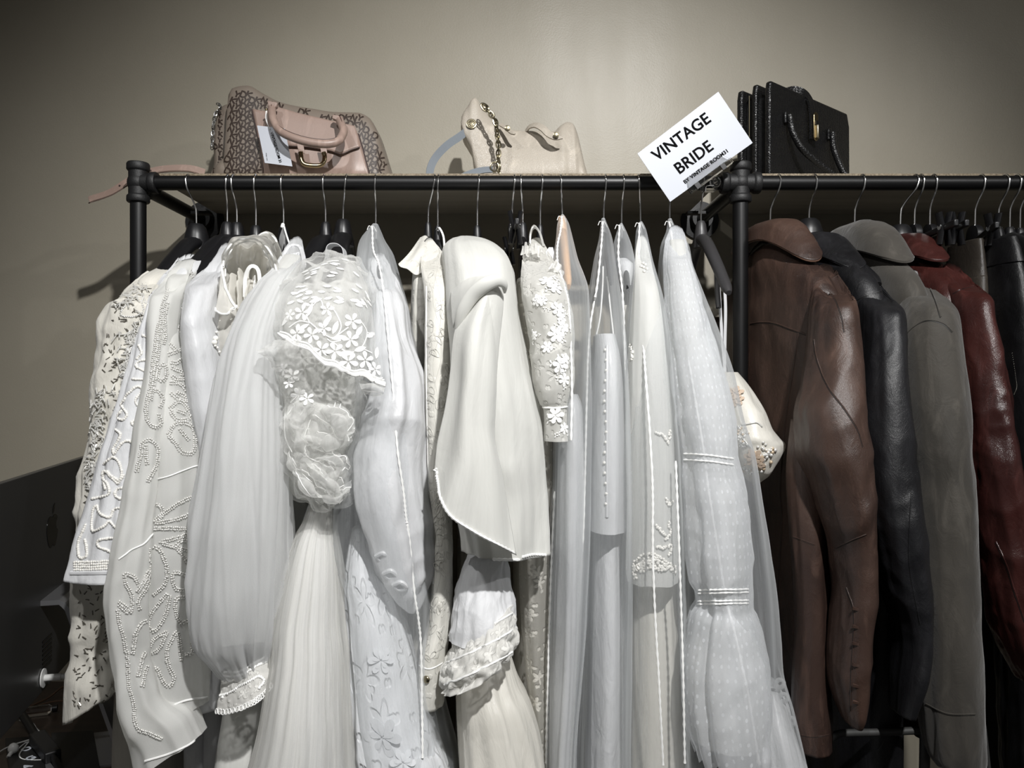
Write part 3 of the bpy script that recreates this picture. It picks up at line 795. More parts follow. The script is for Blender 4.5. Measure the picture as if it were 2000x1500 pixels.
# ---- jacket with silver leaf beading
t = gown('sheer white jacket beaded with silver leaves, its sleeve ending in a slanted hem', 'jacket', 463, .5, 'beaded_jacket')
g3b = sleeve('front_panel', [(505,352,388,1.42,.015,.01),(524,345,393,1.36,.03,.01),(557,338,380,1.32,.05),(622,334,370,1.29,.055),(679,332,374,1.265,.06),(762,325,380,1.25,.06),(834,318,387,1.235,.06),(931,308,398,1.225,.06),(1000,300,396,1.22,.06),(1100,296,392,1.215,.06),(1200,290,394,1.215,.06),(1280,284,408,1.215,.06),(1380,278,410,1.21,.06)],
             M['chiffon'], t, pleat=(7,.002,.009,.5), wr=(.003,14,7,.4), seed=7, slant=.014, slant_p=6)
g3 = sleeve('sleeve', [(512,346,384,1.37,.015,.01),(545,322,368,1.30,.03,.02),(593,303,352,1.26,.045),(704,296,344,1.225,.045),(780,284,336,1.205,.048),(870,270,324,1.19,.05),(960,256,314,1.18,.05),(1060,236,306,1.17,.055),(1160,226,300,1.165,.055),(1252,238,300,1.165,.055),(1360,252,322,1.165,.055),(1420,266,372,1.165,.05),(1466,278,392,1.165,.045)],
            M['chiffon'], t, pleat=(7,.003,.009,.5), wr=(.005,14,7,.5), seed=8, slant=.026, slant_p=5)
body('lining', 463, 350, [(.25,1.47,1.54,.018),(.22,1.38,1.63,.024),(.17,1.34,1.68,.026),(0,1.33,1.69,.028),(-.5,1.32,1.69,.03),(-1.3,1.31,1.68,.04)], M['white'], t, pleat=(9,.002,.008), seed=9)
leafs6 = [[(430,290),(500,240),(560,200),(620,180),(620,230),(580,270),(470,300),(430,300)],[(430,330),(520,330),(600,335),(610,345),(560,370),(470,395),(475,405),(540,430),(590,500),(620,540)],[(635,420),(580,390),(540,405),(550,425),(630,450)],
 [(430,420),(460,440),(490,520),(480,600),(420,660)],[(435,215),(460,220),(470,260),(440,300)],[(620,575),(525,545),(535,625),(630,625)],[(630,670),(540,670),(535,740),(560,790),(600,790),(612,930),(580,945)],
 [(490,650),(420,740),(400,800),(430,830),(480,760),(505,650)],[(490,835),(430,870),(400,940),(450,920),(490,840)],[(560,970),(555,900),(540,835),(510,880),(490,930),(500,1000),(525,1060),(500,1100),(470,1070),(440,1010),(405,1040)]]
leafs6s = [[(410,430),(410,560),(390,620),(350,680),(355,730)],[(400,540),(360,610),(330,565),(285,555),(290,600),(320,660),(310,740),(250,700)],[(250,730),(260,800),(280,860),(290,920),(300,960),(305,1100),(330,1190),(330,1250),(350,1310),(400,1330),(470,1360)],
 [(325,940),(335,850),(360,800),(395,780)],[(350,1050),(370,960),(390,930)],[(370,1100),(380,1040),(395,1000)],[(255,690),(300,720),(320,740)],[(345,640),(400,560)]]
leafs5 = [[(640,460),(600,455),(570,490),(560,520),(640,490),(640,460)],[(580,560),(600,530),(630,555),(600,560),(575,580)],[(570,620),(590,600),(630,620),(600,635)],[(645,720),(580,745),(545,760)],[(645,730),(640,760),(600,800),(560,800)],
 [(570,830),(620,850),(660,880),(600,890),(570,870)],[(560,910),(620,920),(670,1000),(610,1000),(560,960)],[(560,1050),(610,1010),(660,1060),(670,1100),(600,1110),(560,1060)],[(550,1190),(600,1130),(680,1150),(690,1280),(630,1290),(590,1240),(550,1190)],[(650,280),(690,350),(700,400)],
 [(620,860),(650,870)],[(600,960),(650,990)],[(600,1060),(650,1080)],[(610,1160),(660,1220)],[(560,700),(600,740)]]
leafs5s = [[(610,365),(560,390),(545,430),(520,490),(510,560),(490,640),(480,720),(470,800),(460,900),(440,1000),(430,1060),(440,1120),(480,1150),(510,1130),(500,1080)],[(545,480),(530,560),(535,650),(525,700)],[(500,830),(530,810),(540,860),(520,900),(490,880),(500,840)],
 [(380,1390),(400,1300),(410,1240),(450,1220),(490,1260),(490,1340),(440,1450)],[(470,950),(500,960),(520,1000),(500,1050)],[(430,1250),(430,1300),(440,1360)],[(515,560),(500,700),(480,860),(455,1010)]]
beads(g3b, c(leafs6, B6)+c(leafs5, B5), .0017, 'leaf_beading', M['silver_bead'], t, 4.0, .7, 2, 4.2)
beads(g3, c(leafs6s, B6)+c(leafs5s, B5), .0017, 'sleeve_beading', M['silver_bead'], t, 4.0, .7, 2, 4.2)
piping(g3b, [(300,938),(330,930),(360,918),(385,910),(393,915)], .0012, 'seam', M['thread'], t)
piping(g3, [(232,1092),(255,1075),(280,1062),(300,1040)], .0012, 'seam', M['thread'], t)
piping(g3b, [(284,1396),(322,1384),(362,1368),(404,1362)], .0016, 'hem', M['thread'], t)
piping(g3, [(284,1486),(330,1472),(366,1456),(388,1440)], .0016, 'hem', M['thread'], t)

# ---- plain white top with rolled shoulder
t = gown('plain white blouse with smooth rolled shoulder and pearl trim, left of the ruffle', 'top', 500, .5, 'satin_blouse')
g4 = sleeve('sleeve', [(492,428,446,1.42,.01,.02),(512,412,440,1.37,.02,.02),(534,392,432,1.32,.035,.02),(560,374,430,1.29,.045,.01),(590,369,424,1.27,.045),(640,366,420,1.25,.048),(700,369,432,1.25,.05),(780,377,442,1.25,.05),(860,389,448,1.255,.048),(960,400,450,1.26,.045),(1100,396,452,1.26,.045),(1290,385,452,1.25,.045),(1372,376,440,1.24,.045)],
            M['satin'], t, pleat=(6,.002,.008), seed=12, wr=(.006, 11, 5, .3), th=.001)
body('bodice', 500, 405, [(.25,1.47,1.54,.018),(.23,1.38,1.63,.022),(.19,1.33,1.69,.024),(0,1.31,1.7,.026),(-.5,1.3,1.7,.03),(-1.35,1.3,1.69,.045)], M['white'], t, pleat=(10,.002,.01), seed=13)
mb = MB()
for i, (x, y) in enumerate([(433,628),(430,640),(427,650),(425,662),(423,670),(424,676),(428,680),(432,688)]):
    l, n = g4.hit(x-8, y, .004); mb.ball(l, .0045 if i in (3, 4) else .0024, 10, 7)
mb.build('pearl_trim', M['pearl'], t, sharp=False)

# ---- ruffled sheer blouse
t = gown('sheer blouse with a tall arched ruffle edged in white cord', 'blouse', 548, .5, 'ruffled_blouse')
h1 = drape('ruffle', [([(420,608),(432,566),(433,512),(446,478),(474,463),(508,467),(534,498),(546,545),(548,590)],1.25),
                 ([(430,606),(440,566),(443,515),(455,486),(478,474),(505,478),(524,505),(532,545),(536,590)],1.29),
                 ([(436,600),(446,565),(450,520),(460,494),(480,484),(502,488),(516,510),(522,545),(524,590)],1.36),
                 ([(446,595),(454,560),(458,530),(466,508),(482,500),(498,505),(506,520),(510,550),(510,590)],1.41)], M['ruffle'], t, wr=(.007, 22, 22), seed=2, M_=110, ruffle=(.009, 13, .25))
h2 = drape('ruffle', [([(500,462),(512,453),(524,452),(540,464),(549,486),(552,515)],1.33),([(496,476),(510,464),(524,464),(534,476),(540,495),(542,515)],1.38),([(500,490),(512,478),(522,478),(530,490),(532,515)],1.44)], M['ruffle'], t, wr=(.002, 25, 25), seed=3)
drape('ruffle', [([(446,492),(470,473),(502,476),(526,504)],1.31),([(446,520),(470,516),(498,522),(524,545)],1.32),([(448,560),(476,566),(500,560),(524,590)],1.34),([(444,600),(470,602),(500,600),(530,620)],1.32)], M['ruffle'], t, wr=(.016, 24, 20), seed=16, ruffle=(.010, 7, .8), M_=90)
h3 = drape('ruffle', [([(441,540),(462,528),(480,530),(490,560)],1.30),([(440,575),(462,566),(482,566),(500,590)],1.275),([(436,606),(462,606),(490,596),(510,614)],1.27)], M['ruffle'], t, wr=(.012, 22, 22), seed=6, ruffle=(.012, 9, .6))
h4 = drape('ruffle', [([(433,512),(440,545),(452,580),(464,600)],1.245),([(429,560),(436,575),(445,590),(452,604)],1.235),([(420,607),(432,615),(446,617),(458,604)],1.225)], M['ruffle'], t, wr=(.003, 20, 20), seed=8)
for hh, pp in ((h1, [(420,606),(432,565),(434,512),(447,479),(474,464),(507,468),(533,498),(545,543)]), (h4, [(434,514),(442,545),(454,580),(462,598),(452,612),(434,614),(420,606)]), (h2, [(501,462),(512,454),(524,453),(539,465),(548,486)])):
    piping(hh, pp, .0017, 'cord_edge', M['thread'], t, .002, step=4)
    piping(hh, [(a+5 if a < 490 else a-6, b+6) for a, b in pp], .0013, 'cord_edge', M['thread'], t, .002, step=4)
b5 = sleeve('gathered_front', [(596,434,500,1.33,.03),(620,432,500,1.31,.045),(660,428,490,1.30,.05),(710,430,480,1.29,.05),(800,432,480,1.28,.05),(1000,430,490,1.28,.05),(1300,425,500,1.28,.05)], M['ruffle'], t, pleat=(12,.004,.012,.6), wr=(.006,22,10,.8), seed=15)
for k, (x, y, s) in enumerate([(452,690,1.0),(448,715,.8),(458,702,.9)]):
    mb = MB()
    for i in range(7):
        a = i*2*PI/7; l, n = b5.hit(x, y, .006); tx = n.orthogonal().normalized(); ty = n.cross(tx)
        d = tx*math.cos(a)+ty*math.sin(a)
        mb.strip(spline([l, l+d*.008*s+n*.006, l+d*.016*s+n*.002], 5), [.004,.006,.008,.009,.010,.010,.009,.008,.006,.005,.003], [n]*11, .0006)
    mb.build('cloth_flower', M['ivory_satin'], t)
mb = MB()
l0 = P(492, 540, 1.27)
mb.strip(spline([P(478,580,1.27),P(479,545,1.265),P(486,524,1.26),P(496,520,1.26),P(505,530,1.265),P(508,560,1.27)],5), .006, Vector((.3,-1,.2)), .001)
for i in range(6):
    x = 476+RND.uniform(0, 30); mb.tube([P(x, 545+RND.uniform(-8,8), 1.262), P(x-2+RND.uniform(-3,3), 580, 1.262), P(x-3, 615+RND.uniform(-20,10), 1.265)], .0006, 5)
mb.build('loose_thread', M['thread'], t)
mb = MB()
mb.tube([P(553,438,1.483), P(551,443,1.479), P(556,447,1.479), P(553,441,1.479)], .0035, 8)
mb.build('ribbon_knot', M['thread'], t)
drape('ribbon', [([(552,444),(545,470),(552,500)],1.45),([(554,444),(556,468),(549,498)],1.43)], M['organza'], t, M_=20, N=12)
MB().tube(spline([P(555,444,1.47), P(559,458,1.45), P(566,478,1.42)], 6), .0018, 6).build('ribbon_tie', M['thread'], t)

# ---- organza gown with long puff sleeve
t = gown('sheer white gown with a long puff sleeve gathered into a lace cuff', 'wedding gown', 636, .1)
g6 = sleeve('puff_sleeve', [(480,563,590,1.38,.012,.02),(500,548,592,1.34,.03,.02),(526,534,588,1.29,.045,.01),(560,512,576,1.265,.055),(600,484,564,1.245,.06),(660,460,552,1.22,.07),(720,442,550,1.2,.075),(834,418,553,1.175,.08),(942,400,557,1.165,.085),(1040,386,559,1.16,.09),(1122,383,559,1.16,.09),(1190,388,554,1.16,.085),(1240,400,545,1.16,.075),(1275,420,534,1.16,.055),(1305,440,527,1.16,.038)],
            M['organza'], t, pleat=(17,.003,.013,.6,1.2), wr=(.004,12,4,.15), seed=21, M=170)
sleeve('sleeve_lining', [(500,556,588,1.35,.02),(560,520,572,1.275,.04),(720,456,542,1.215,.05),(942,416,548,1.18,.06),(1122,404,546,1.18,.06),(1240,420,530,1.18,.05)], M['chiffon'], t, pleat=(9,.003,.01), seed=22)
b6 = body('skirt', 636, 462, [(.25,1.47,1.54,.018),(.22,1.38,1.63,.022),(.15,1.34,1.69,.026),(-.3,1.28,1.7,.05,.0),(-.5,1.22,1.71,.062,.05),(-.62,1.18,1.72,.078,.072),(-.8,1.17,1.72,.09,.078),(-1.42,1.16,1.74,.11,.078)], M['crepe'], t, pleat=(14,.002,.016), seed=23)
cu = drape('lace_cuff', [([(434,1312),(462,1312),(500,1292),(531,1274)],1.155,1.155),([(430,1350),(460,1356),(505,1340),(535,1312)],1.13),([(422,1392),(452,1392),(496,1374),(530,1340)],1.12)], M['lace_cuff'], t, bulge=.03, wr=(.0015,60,60), th=.0008)
drape('lace_cuff_back', [([(436,1310),(470,1300),(500,1288),(529,1275)],1.16),([(434,1350),(470,1345),(505,1330),(533,1310)],1.17),([(428,1396),(455,1390),(496,1370),(526,1342)],1.17)], M['lace_cuff'], t, bulge=-.03)
sc = []
for i in range(19):
    a = [(424,1391),(438,1393),(453,1391),(470,1386),(485,1379),(497,1373),(508,1364),(518,1354),(528,1342)]
    u = i/18*8; k = min(7, int(u)); x = a[k][0]+(a[k+1][0]-a[k][0])*(u-k); y = a[k][1]+(a[k+1][1]-a[k][1])*(u-k); sc.append((x, y))
mb = MB()
for x, y in sc:
    l, n = cu.hit(x, y-2, .001); tx = n.orthogonal().normalized(); ty = n.cross(tx)
    mb.tube([l + (tx*math.cos(q)+ty*math.sin(q))*.0036 for q in np.linspace(0, 2*PI, 12, endpoint=False)], .0008, 5, closed=True)
mb.build('scalloped_edge', M['thread'], t)
for q in ([(440,1314),(470,1312),(500,1294),(529,1279)], [(436,1322),(470,1320),(502,1301),(531,1287)], [(428,1360),(452,1352),(470,1340),(490,1330),(505,1322),(515,1330),(505,1345)]):
    beads(cu, [q], .0022, 'cuff_embroidery', M['thread'], t, 3.8, .4)
dr = piping(g6, [(540,520),(556,495),(566,482),(584,482),(592,500),(594,520)], .004, 'gathered_neckline', M['white'], t, .0)
for k in range(7):
    piping(g6, [(545+k*6,516-k*2),(552+k*5.5,506-k*2),(560+k*5,499-k)], .0016, 'pin_tuck', M['white'], t, .0005)

# ---- veil and tulle gown
t = gown('tulle gown with a narrow waist, spreading below the gathered veil', 'wedding gown', 668, .1)
sk = sleeve('tulle_skirt', [(975,606,646,1.235,.02),(1003,600,649,1.225,.025),(1054,576,658,1.21,.045),(1104,562,665,1.2,.06),(1194,546,670,1.19,.08),(1266,543,677,1.18,.095),(1374,529,683,1.165,.115),(1500,500,689,1.15,.13),(1700,460,720,1.13,.16),(2200,400,790,1.13,.2)], M['tulle'], t, pleat=(24,.001,.024,.6,1.0), wr=(.003,14,3,.1), seed=31, M=190, N=150)
sleeve('skirt_lining', [(970,608,644,1.24,.016),(1054,582,652,1.22,.04),(1194,556,662,1.2,.07),(1374,530,676,1.18,.1),(1500,504,682,1.17,.12),(2200,420,770,1.16,.18)], M['white'], t, pleat=(12,.001,.014), seed=32)
body('bodice', 668, 630, [(.2,1.44,1.58,.02),(.1,1.36,1.66,.025),(-.1,1.33,1.69,.03),(-.2,1.3,1.68,.03)], M['cream'], t, pleat=(9,.002,.006), seed=33)

v = gown('flower-embroidered tulle veil with a scalloped edge, bunched over the hanger', 'veil', 660, 1.3, 'bridal_veil')
v1 = drape('embroidered_front', [([(632,512),(640,503),(655,500),(675,501),(692,512)],1.27),([(566,548),(606,530),(650,522),(692,530),(718,560)],1.19),([(540,590),(596,582),(650,586),(700,600),(731,640)],1.15),([(545,632),(590,632),(640,652),(690,676),(741,702)],1.135),
     ([(545,655),(562,664),(580,675),(603,682),(618,698),(634,712),(652,716),(672,727),(690,734),(709,733),(726,744),(752,756)],1.13)], M['veil'], v, bulge=.03, wr=(.004, 16, 12), seed=4, M_=100, N=80)
v2 = sleeve('gathered_tulle', [(505,625,690,1.30,.03),(540,580,712,1.27,.06),(600,548,722,1.25,.08),(700,543,718,1.235,.085),(783,553,700,1.225,.085),(845,556,701,1.22,.085),(884,556,686,1.22,.08),(942,568,683,1.22,.07),(977,604,672,1.22,.05),(990,634,660,1.22,.02)], M['veil'], v, pleat=(9,.006,.015,.5,3), wr=(.016, 18, 15, .7), seed=35, cap1=True)
v3 = sleeve('gathered_tulle', [(560,590,705,1.27,.04),(640,560,705,1.25,.06),(720,556,700,1.235,.07),(800,565,690,1.23,.065),(880,572,676,1.23,.06),(940,585,676,1.22,.055),(972,615,664,1.22,.03)], M['chiffon'], v, pleat=(8,.006,.012,.6,3), wr=(.018, 20, 15, -.5), seed=37, cap1=True)
drape('twisted_corner', [([(580,652),(545,664),(507,686)],1.13),([(585,672),(548,684),(504,689)],1.10),([(590,712),(556,716),(520,700)],1.11),([(596,742),(562,742),(545,730)],1.14)], M['net'], v, wr=(.005, 40, 40), seed=9)
drape('twisted_corner', [([(700,742),(725,748),(752,757)],1.13),([(706,760),(730,756),(750,766)],1.105),([(712,770),(728,774),(742,775)],1.12)], M['net'], v, wr=(.004, 40, 40), seed=12)
edge = [(549,660),(564,664),(580,676),(603,683),(617,698),(634,713),(655,717),(672,729),(690,736),(709,734),(727,746),(752,756)]
mb = MB()
for dy, r in ((-1, .0022), (-7, .0012), (-11, .0016)):
    p, _ = v1.path([(a, b+dy) for a, b in edge], .002, 4); mb.tube(p, r, 6)
s = spline([Vector((a, b, 0)) for a, b in edge], 6)
for q in s:
    l, n = v1.hit(q.x, q.y-5, .002); mb.ball(l, .0028, 6, 4, (1, .5, 1))
mb.build('scalloped_edge', M['thread'], v)
def flower(mb, cl, x, y, R, pet=5, a0=0, lift=.002, wide=1.0):
    l, n = cl.hit(x, y, lift); tx = Vector((1, 0, 0)); tx = (tx-n*tx.dot(n)).normalized(); ty = n.cross(tx)
    for i in range(pet):
        a = a0+i*2*PI/pet; d = tx*math.cos(a)+ty*math.sin(a)
        pts = [l+d*R*u + n*(.0006*math.sin(PI*u)) for u in (.12, .3, .5, .7, .88, 1)]
        mb.strip(pts, [R*w*wide for w in (.10, .24, .40, .50, .42, .16)], [n]*6, .0008)
FS = .8
emb = MB()
for x, y, R in [(592,611,.0165),(640,605,.013),(634,642,.014),(688,628,.016),(582,652,.0175),(610,655,.0155),(684,664,.0165),(628,683,.0165),(655,686,.0165),(680,706,.018),(712,704,.017),(731,722,.014),(568,616,.011)]:
    flower(emb, v1, x, y, R*FS, 5, RND.uniform(0, 1.2))
for p in [[(606,632),(600,612),(615,590),(628,588),(634,610)],[(606,630),(630,650),(652,660),(666,640),(658,615),(646,598)],[(650,668),(680,688),(705,678),(715,650),(702,625)],[(566,640),(585,628),(606,631)],[(716,650),(730,655)],[(640,662),(650,668),(672,664)],[(705,680),(725,690)],[(660,655),(680,640)],[(620,590),(610,600)]]:
    q, nn = v1.path(p, .0018, 5); emb.strip(q, .0015, nn, .0007)
for p in [(607,606,1.2),(618,588,.2),(655,640,1.2),(700,648,.9),(722,655,.4),(676,690,.1),(702,682,.3),(594,640,.4),(640,627,.9),(662,660,.2),(734,690,1.0),(560,626,.8)]:
    l, n = v1.hit(p[0], p[1], .002); d = Vector((math.cos(p[2]), 0, math.sin(p[2]))); d = (d-n*d.dot(n)).normalized()
    emb.strip([l-d*.010, l-d*.005, l, l+d*.005, l+d*.010], [.001,.006,.0075,.006,.001], [n]*5, .0008)
for i in range(52):
    y = RND.uniform(508, 600); hw = np.interp(y, [508,545,600],[30,75,85]); x = 645+RND.uniform(-1, 1)*hw
    l, n = v1.hit(x, y, .002); d = Vector((1, 0, RND.uniform(-.5, .3))); d = (d-n*d.dot(n)).normalized()
    emb.strip([l-d*.006, l-d*.003, l+d*.003, l+d*.006], [.001,.0042,.0042,.001], [n]*4, .0008)
emb.build('flower_embroidery', M['thread'], v)
emb = MB()
for x, y, R in [(572,735,.012),(584,770,.012),(556,722,.010),(600,780,.011),(566,750,.009)]: flower(emb, v2, x, y, R, 5, RND.uniform(0, 1))
emb.build('back_embroidery', M['thread'], v)
for k, (pa, pb, pc, y0) in enumerate([
    ([(556,850),(575,905),(612,945),(655,958),(686,935)], [(560,885),(580,930),(615,965),(652,978),(684,955)], [(572,905),(590,945),(620,980),(652,988),(676,968)], 1.145),
    ([(556,800),(600,836),(645,842),(694,818)], [(558,830),(600,862),(648,868),(692,846)], [(562,852),(602,880),(650,884),(688,866)], 1.15),
    ([(584,770),(560,800),(557,850),(575,890)], [(606,780),(585,815),(580,855),(596,892)], [(622,796),(604,825),(598,862),(610,895)], 1.14),
    ([(640,776),(672,790),(694,820),(690,862)], [(618,800),(650,812),(668,838),(664,874)], [(604,822),(634,832),(648,852),(644,880)], 1.14),
    ([(606,885),(636,905),(664,930),(676,965)], [(590,900),(620,922),(646,948),(656,980)], [(580,918),(606,942),(630,964),(640,985)], 1.135),
    ([(640,878),(668,882),(684,900),(678,925)], [(618,895),(640,898),(655,912),(652,936)], [(604,914),(622,918),(634,930),(632,948)], 1.135)]):
    bd = drape('tulle_fold', [(pa, y0+.03), (pb, y0), (pc, y0+.035)], M['net'], v, bulge=.02, wr=(.010, 34, 30), seed=50+k, M_=60, N=36)
    for q in (pa, pc): piping(bd, q, .0007, 'fold_edge', M['thread'], v, .001, step=4)
MB().strip(spline([P(640,508,1.33), P(641,488,1.33), P(648,479,1.33), P(662,479,1.33), P(672,488,1.33), P(675,506,1.33)], 6), .03, Vector((0, 0, 1)), .001).build('ribbon_loop', M['satin'], v)
COVERS = 'net covers over the gowns'
def cover(label, hook, rows, cords, seed=0, ext=True, alpha='cover', pleat=(9,.002,.012,.5,1.0)):
    t = gown(label, 'garment cover', hook, .3, 'garment_cover', COVERS)
    if ext:
        a = rows[-1]; rows = rows + [(1700, a[1]-6, a[2]+10, a[3], a[4])]
    cl = sleeve('net', rows, M[alpha], t, pleat=pleat, seed=seed, M=120, N=150)
    for p in cords:
        q, _ = cl.path(p, .0015, 7); mb = MB(); k = len(q)
        mb.tube(q, [.0017*(1+.3*((i % 2)*2-1)) for i in range(k)], 6); mb.build('cord', M['thread'], t)
    x, y = cords[0][0]
    mb = MB()
    for i in range(3):
        mb.tube(spline([P(x, y+4, 1.47), P(x-6+i*4, y-2, 1.468), P(x-10+i*9, y+6+i*2, 1.467)], 5), .0007, 5)
    mb.build('loose_thread', M['thread'], t)
    return cl, t

# ---- satin gown with brocade skirt, in its cover
t = gown('white satin gown with a flower-brocade skirt, inside the net cover right of the veil', 'wedding gown', 734, .1)
g8 = sleeve('satin_sleeve', [(512,726,752,1.38,.015,.02),(545,722,771,1.33,.035,.02),(582,729,784,1.29,.045),(652,732,803,1.26,.05),(714,734,815,1.245,.055),(779,728,830,1.235,.06),(845,706,833,1.23,.065),(892,692,836,1.225,.065),(961,700,840,1.22,.065),(1032,716,845,1.22,.06),(1110,742,843,1.22,.055),(1160,772,828,1.22,.04),(1188,798,818,1.22,.025)], M['satin'], t, pleat=(8,.003,.014,.45), wr=(.008, 9, 6, .6), seed=41, th=.001)
b8 = sleeve('brocade_skirt', [(1030,690,720,1.26,.03),(1100,676,740,1.25,.045),(1180,674,775,1.24,.06),(1266,677,803,1.23,.07),(1356,680,824,1.22,.075),(1442,685,852,1.215,.08),(1500,688,872,1.21,.085),(1700,670,900,1.2,.1),(2200,640,930,1.2,.14)], M['brocade'], t, pleat=(10,.002,.018,.5), wr=(.004,10,8,.5), seed=42)
body('bodice', 734, 742, [(.24,1.46,1.55,.018),(.2,1.38,1.64,.025),(0,1.33,1.69,.03),(-.6,1.31,1.69,.035)], M['satin'], t, pleat=(9,.002,.006), seed=43)
fl = MB()
for x, y, R in [(748,1440,.03),(744,1290,.02),(786,1490,.02)]:
    for k in range(2): flower(fl, b8, x, y, R*(1-.35*k), 6-k, .4*k, .0015+.0012*k)
fl.build('woven_flower', M['brocade'], t)
bl = MB()
for x, y in ((752,1118),(770,1140),(738,1085)): 
    l, n = g8.hit(x, y, .004); bl.tube(spline([l, l+Vector((.012,-.006,.006)), l+Vector((.02,0,-.004)), l+Vector((.008,.004,-.008)), l], 5), .0035, 8)
bl.build('fabric_bow', M['satin'], t)
cover('net cover with white cord down its front, just right of the embroidered veil', 735,
      [(438,728,738,1.47,.008),(462,709,748,1.45,.025),(497,700,767,1.41,.055),(536,700,777,1.37,.09),(600,702,794,1.34,.12),(700,700,820,1.315,.135),(845,690,842,1.30,.145),(960,664,852,1.29,.15),(1050,660,854,1.285,.15),(1158,690,852,1.28,.15),(1300,694,850,1.275,.15),(1400,694,868,1.275,.15),(1490,694,890,1.275,.15)],
      [[(727,443),(729,490),(740,520),(750,586),(758,671),(767,768),(775,876),(787,961),(792,1010),(798,1050),(808,1158),(816,1212),(821,1277),(824,1480)]], 44)

# ---- embroidered jacket
t = gown('ivory leaf-embroidered jacket with flared collar and buttoned cuff, beside the ivory caped gown', 'jacket', 836, .6, 'embroidered_jacket')
g9 = sleeve('sleeve', [(482,826,848,1.42,.012,.02),(503,822,866,1.37,.03,.02),(532,826,879,1.32,.04,.01),(600,833,885,1.28,.045),(744,832,886,1.255,.045),(852,834,884,1.25,.045),(953,836,882,1.25,.042),(1068,843,882,1.245,.042),(1140,845,882,1.24,.042),(1212,838,878,1.235,.04),(1284,821,870,1.23,.04),(1345,818,867,1.23,.038),(1372,820,864,1.23,.036)], M['embroidered'], t, pleat=(5,.002,.006), wr=(.003,16,10,.4), seed=51, th=.001)
drape('collar', [([(821,464),(833,461),(846,480)],1.46),([(803,488),(826,484),(850,500)],1.40),([(780,513),(797,530),(826,534)],1.34)], M['embroidered'], t, ruffle=(.004,3), th=.001)
body('bodice', 836, 815, [(.25,1.47,1.54,.016),(.22,1.38,1.63,.022),(.17,1.34,1.68,.024),(0,1.31,1.69,.028),(-.3,1.3,1.7,.028),(-.6,1.31,1.69,.026)], M['embroidered'], t, pleat=(9,.002,.006), seed=52)
em = MB()
def leafline(mb, cl, x, y, L, a):
    l, n = cl.hit(x, y, .0012); d = Vector((math.cos(a), 0, math.sin(a))); d = (d-n*d.dot(n)).normalized(); e = n.cross(d)
    q = [l+d*L*(.5-.5*math.cos(w))+e*L*.22*math.sin(w) for w in np.linspace(0, 2*PI, 14, endpoint=False)]
    mb.tube(q, .00038, 4, closed=True)
for i in range(95):
    y = RND.uniform(520, 1340); x = np.interp(y, [520,600,1068,1140,1284,1340],[850,858,862,863,846,842])+RND.uniform(-20, 20)
    leafline(em, g9, x, y, RND.uniform(.012, .019), RND.choice([.9, 2.2, -.8, 1.6, 4.1]))
for k in range(2):
    q = [(854+8*math.sin(y*.03+k*2), y) for y in range(520+k*15, 1240, 60)]
    p, _ = g9.path(q, .001, 6); em.tube(p, .0003, 4)
em.build('leaf_embroidery', M['grey_thread'], t)
piping(g9, [(834,560),(834,700),(836,852),(839,953),(846,1068),(848,1140)], .0013, 'edge_braid', M['thread'], t)
l, n = g9.hit(834, 1326, .003); MB().ball(l, .006, 10, 7, (1, .5, 1), n.to_track_quat('Y', 'Z').to_matrix()).build('button', M['pewter'], t)
piping(g9, [(820,1300),(840,1306),(868,1292)], .0012, 'cuff_seam', M['thread'], t)
s_ = gown('thin white ribbon strap looped over a black hanger next to the embroidered jacket', 'strap', 857, .6, 'hanging_ribbon')
MB().strip(spline([P(853,449,1.49), P(858,445,1.482), P(866,462,1.475), P(868,490,1.46), P(866,520,1.45)], 6), .004, Vector((.6,-1,0)), .0006).build('ribbon', M['thread'], s_)

# ---- plain gown with cape and ruffled sleeve
t = gown('plain ivory gown with a knotted cape over a lace-ruffled short sleeve', 'wedding gown', 932, .1)
g10b = sleeve('cape', [(463,900,922,1.46,.008),(472,884,948,1.42,.035),(488,869,976,1.37,.065),(528,870,1001,1.31,.09),(600,876,1011,1.27,.1),(701,884,1027,1.25,.1),(780,885,1042,1.24,.1),(888,882,1056,1.235,.1),(960,888,1064,1.23,.09),(1030,903,1067,1.225,.085),(1072,906,1069,1.22,.08)], M['crepe'], t, pleat=(7,.003,.018,.45,.8), wr=(.003,8,4,.2), seed=61, slant=-.004, th=.001, M=150)
g10 = drape('cape_front', [([(932,564),(957,553),(984,562)],1.165),([(912,600),(945,596),(981,606)],1.145),([(893,645),(930,645),(978,652)],1.135),([(880,726),(925,730),(972,745)],1.125),([(868,802),(915,815),(968,835)],1.12),([(853,872),(910,895),(988,935)],1.118),([(848,917),(853,948),(862,975),(882,1010),(924,1039),(968,1063),(1012,1085)],1.115)], M['crepe'], t, M_=90, N=110, wr=(.005,9,4), bulge=.035, seed=62, th=.001, ruffle=(.0045,4.3,.1))
MB().tube(spline([P(892,650,1.135), P(902,612,1.125), P(922,578,1.12), P(948,556,1.115), P(970,548,1.12), P(985,556,1.13), P(986,572,1.14)], 8), [.002+.0115*abs(math.sin(PI*i/48))**.7*(1-.45*i/48) for i in range(49)], 14, flat=.7).build('rolled_fold', M['crepe'], t)
MB().tube(spline([P(968,497,1.30), P(978,515,1.265), P(990,560,1.24), P(1000,640,1.21), P(1004,740,1.19), P(1003,860,1.18)], 8), [.003+.012*math.sin(PI*(i+6)/52)**.8 for i in range(41)], 12, flat=.35).build('cape_fold', M['crepe'], t)
drape('cape_shoulder', [([(880,500),(905,486),(945,492),(975,520)],1.30),([(878,560),(905,540),(945,530),(984,545)],1.22),([(884,640),(905,590),(940,556),(986,556)],1.15)], M['crepe'], t, wr=(.004,10,8), seed=68, th=.001, bulge=.02)
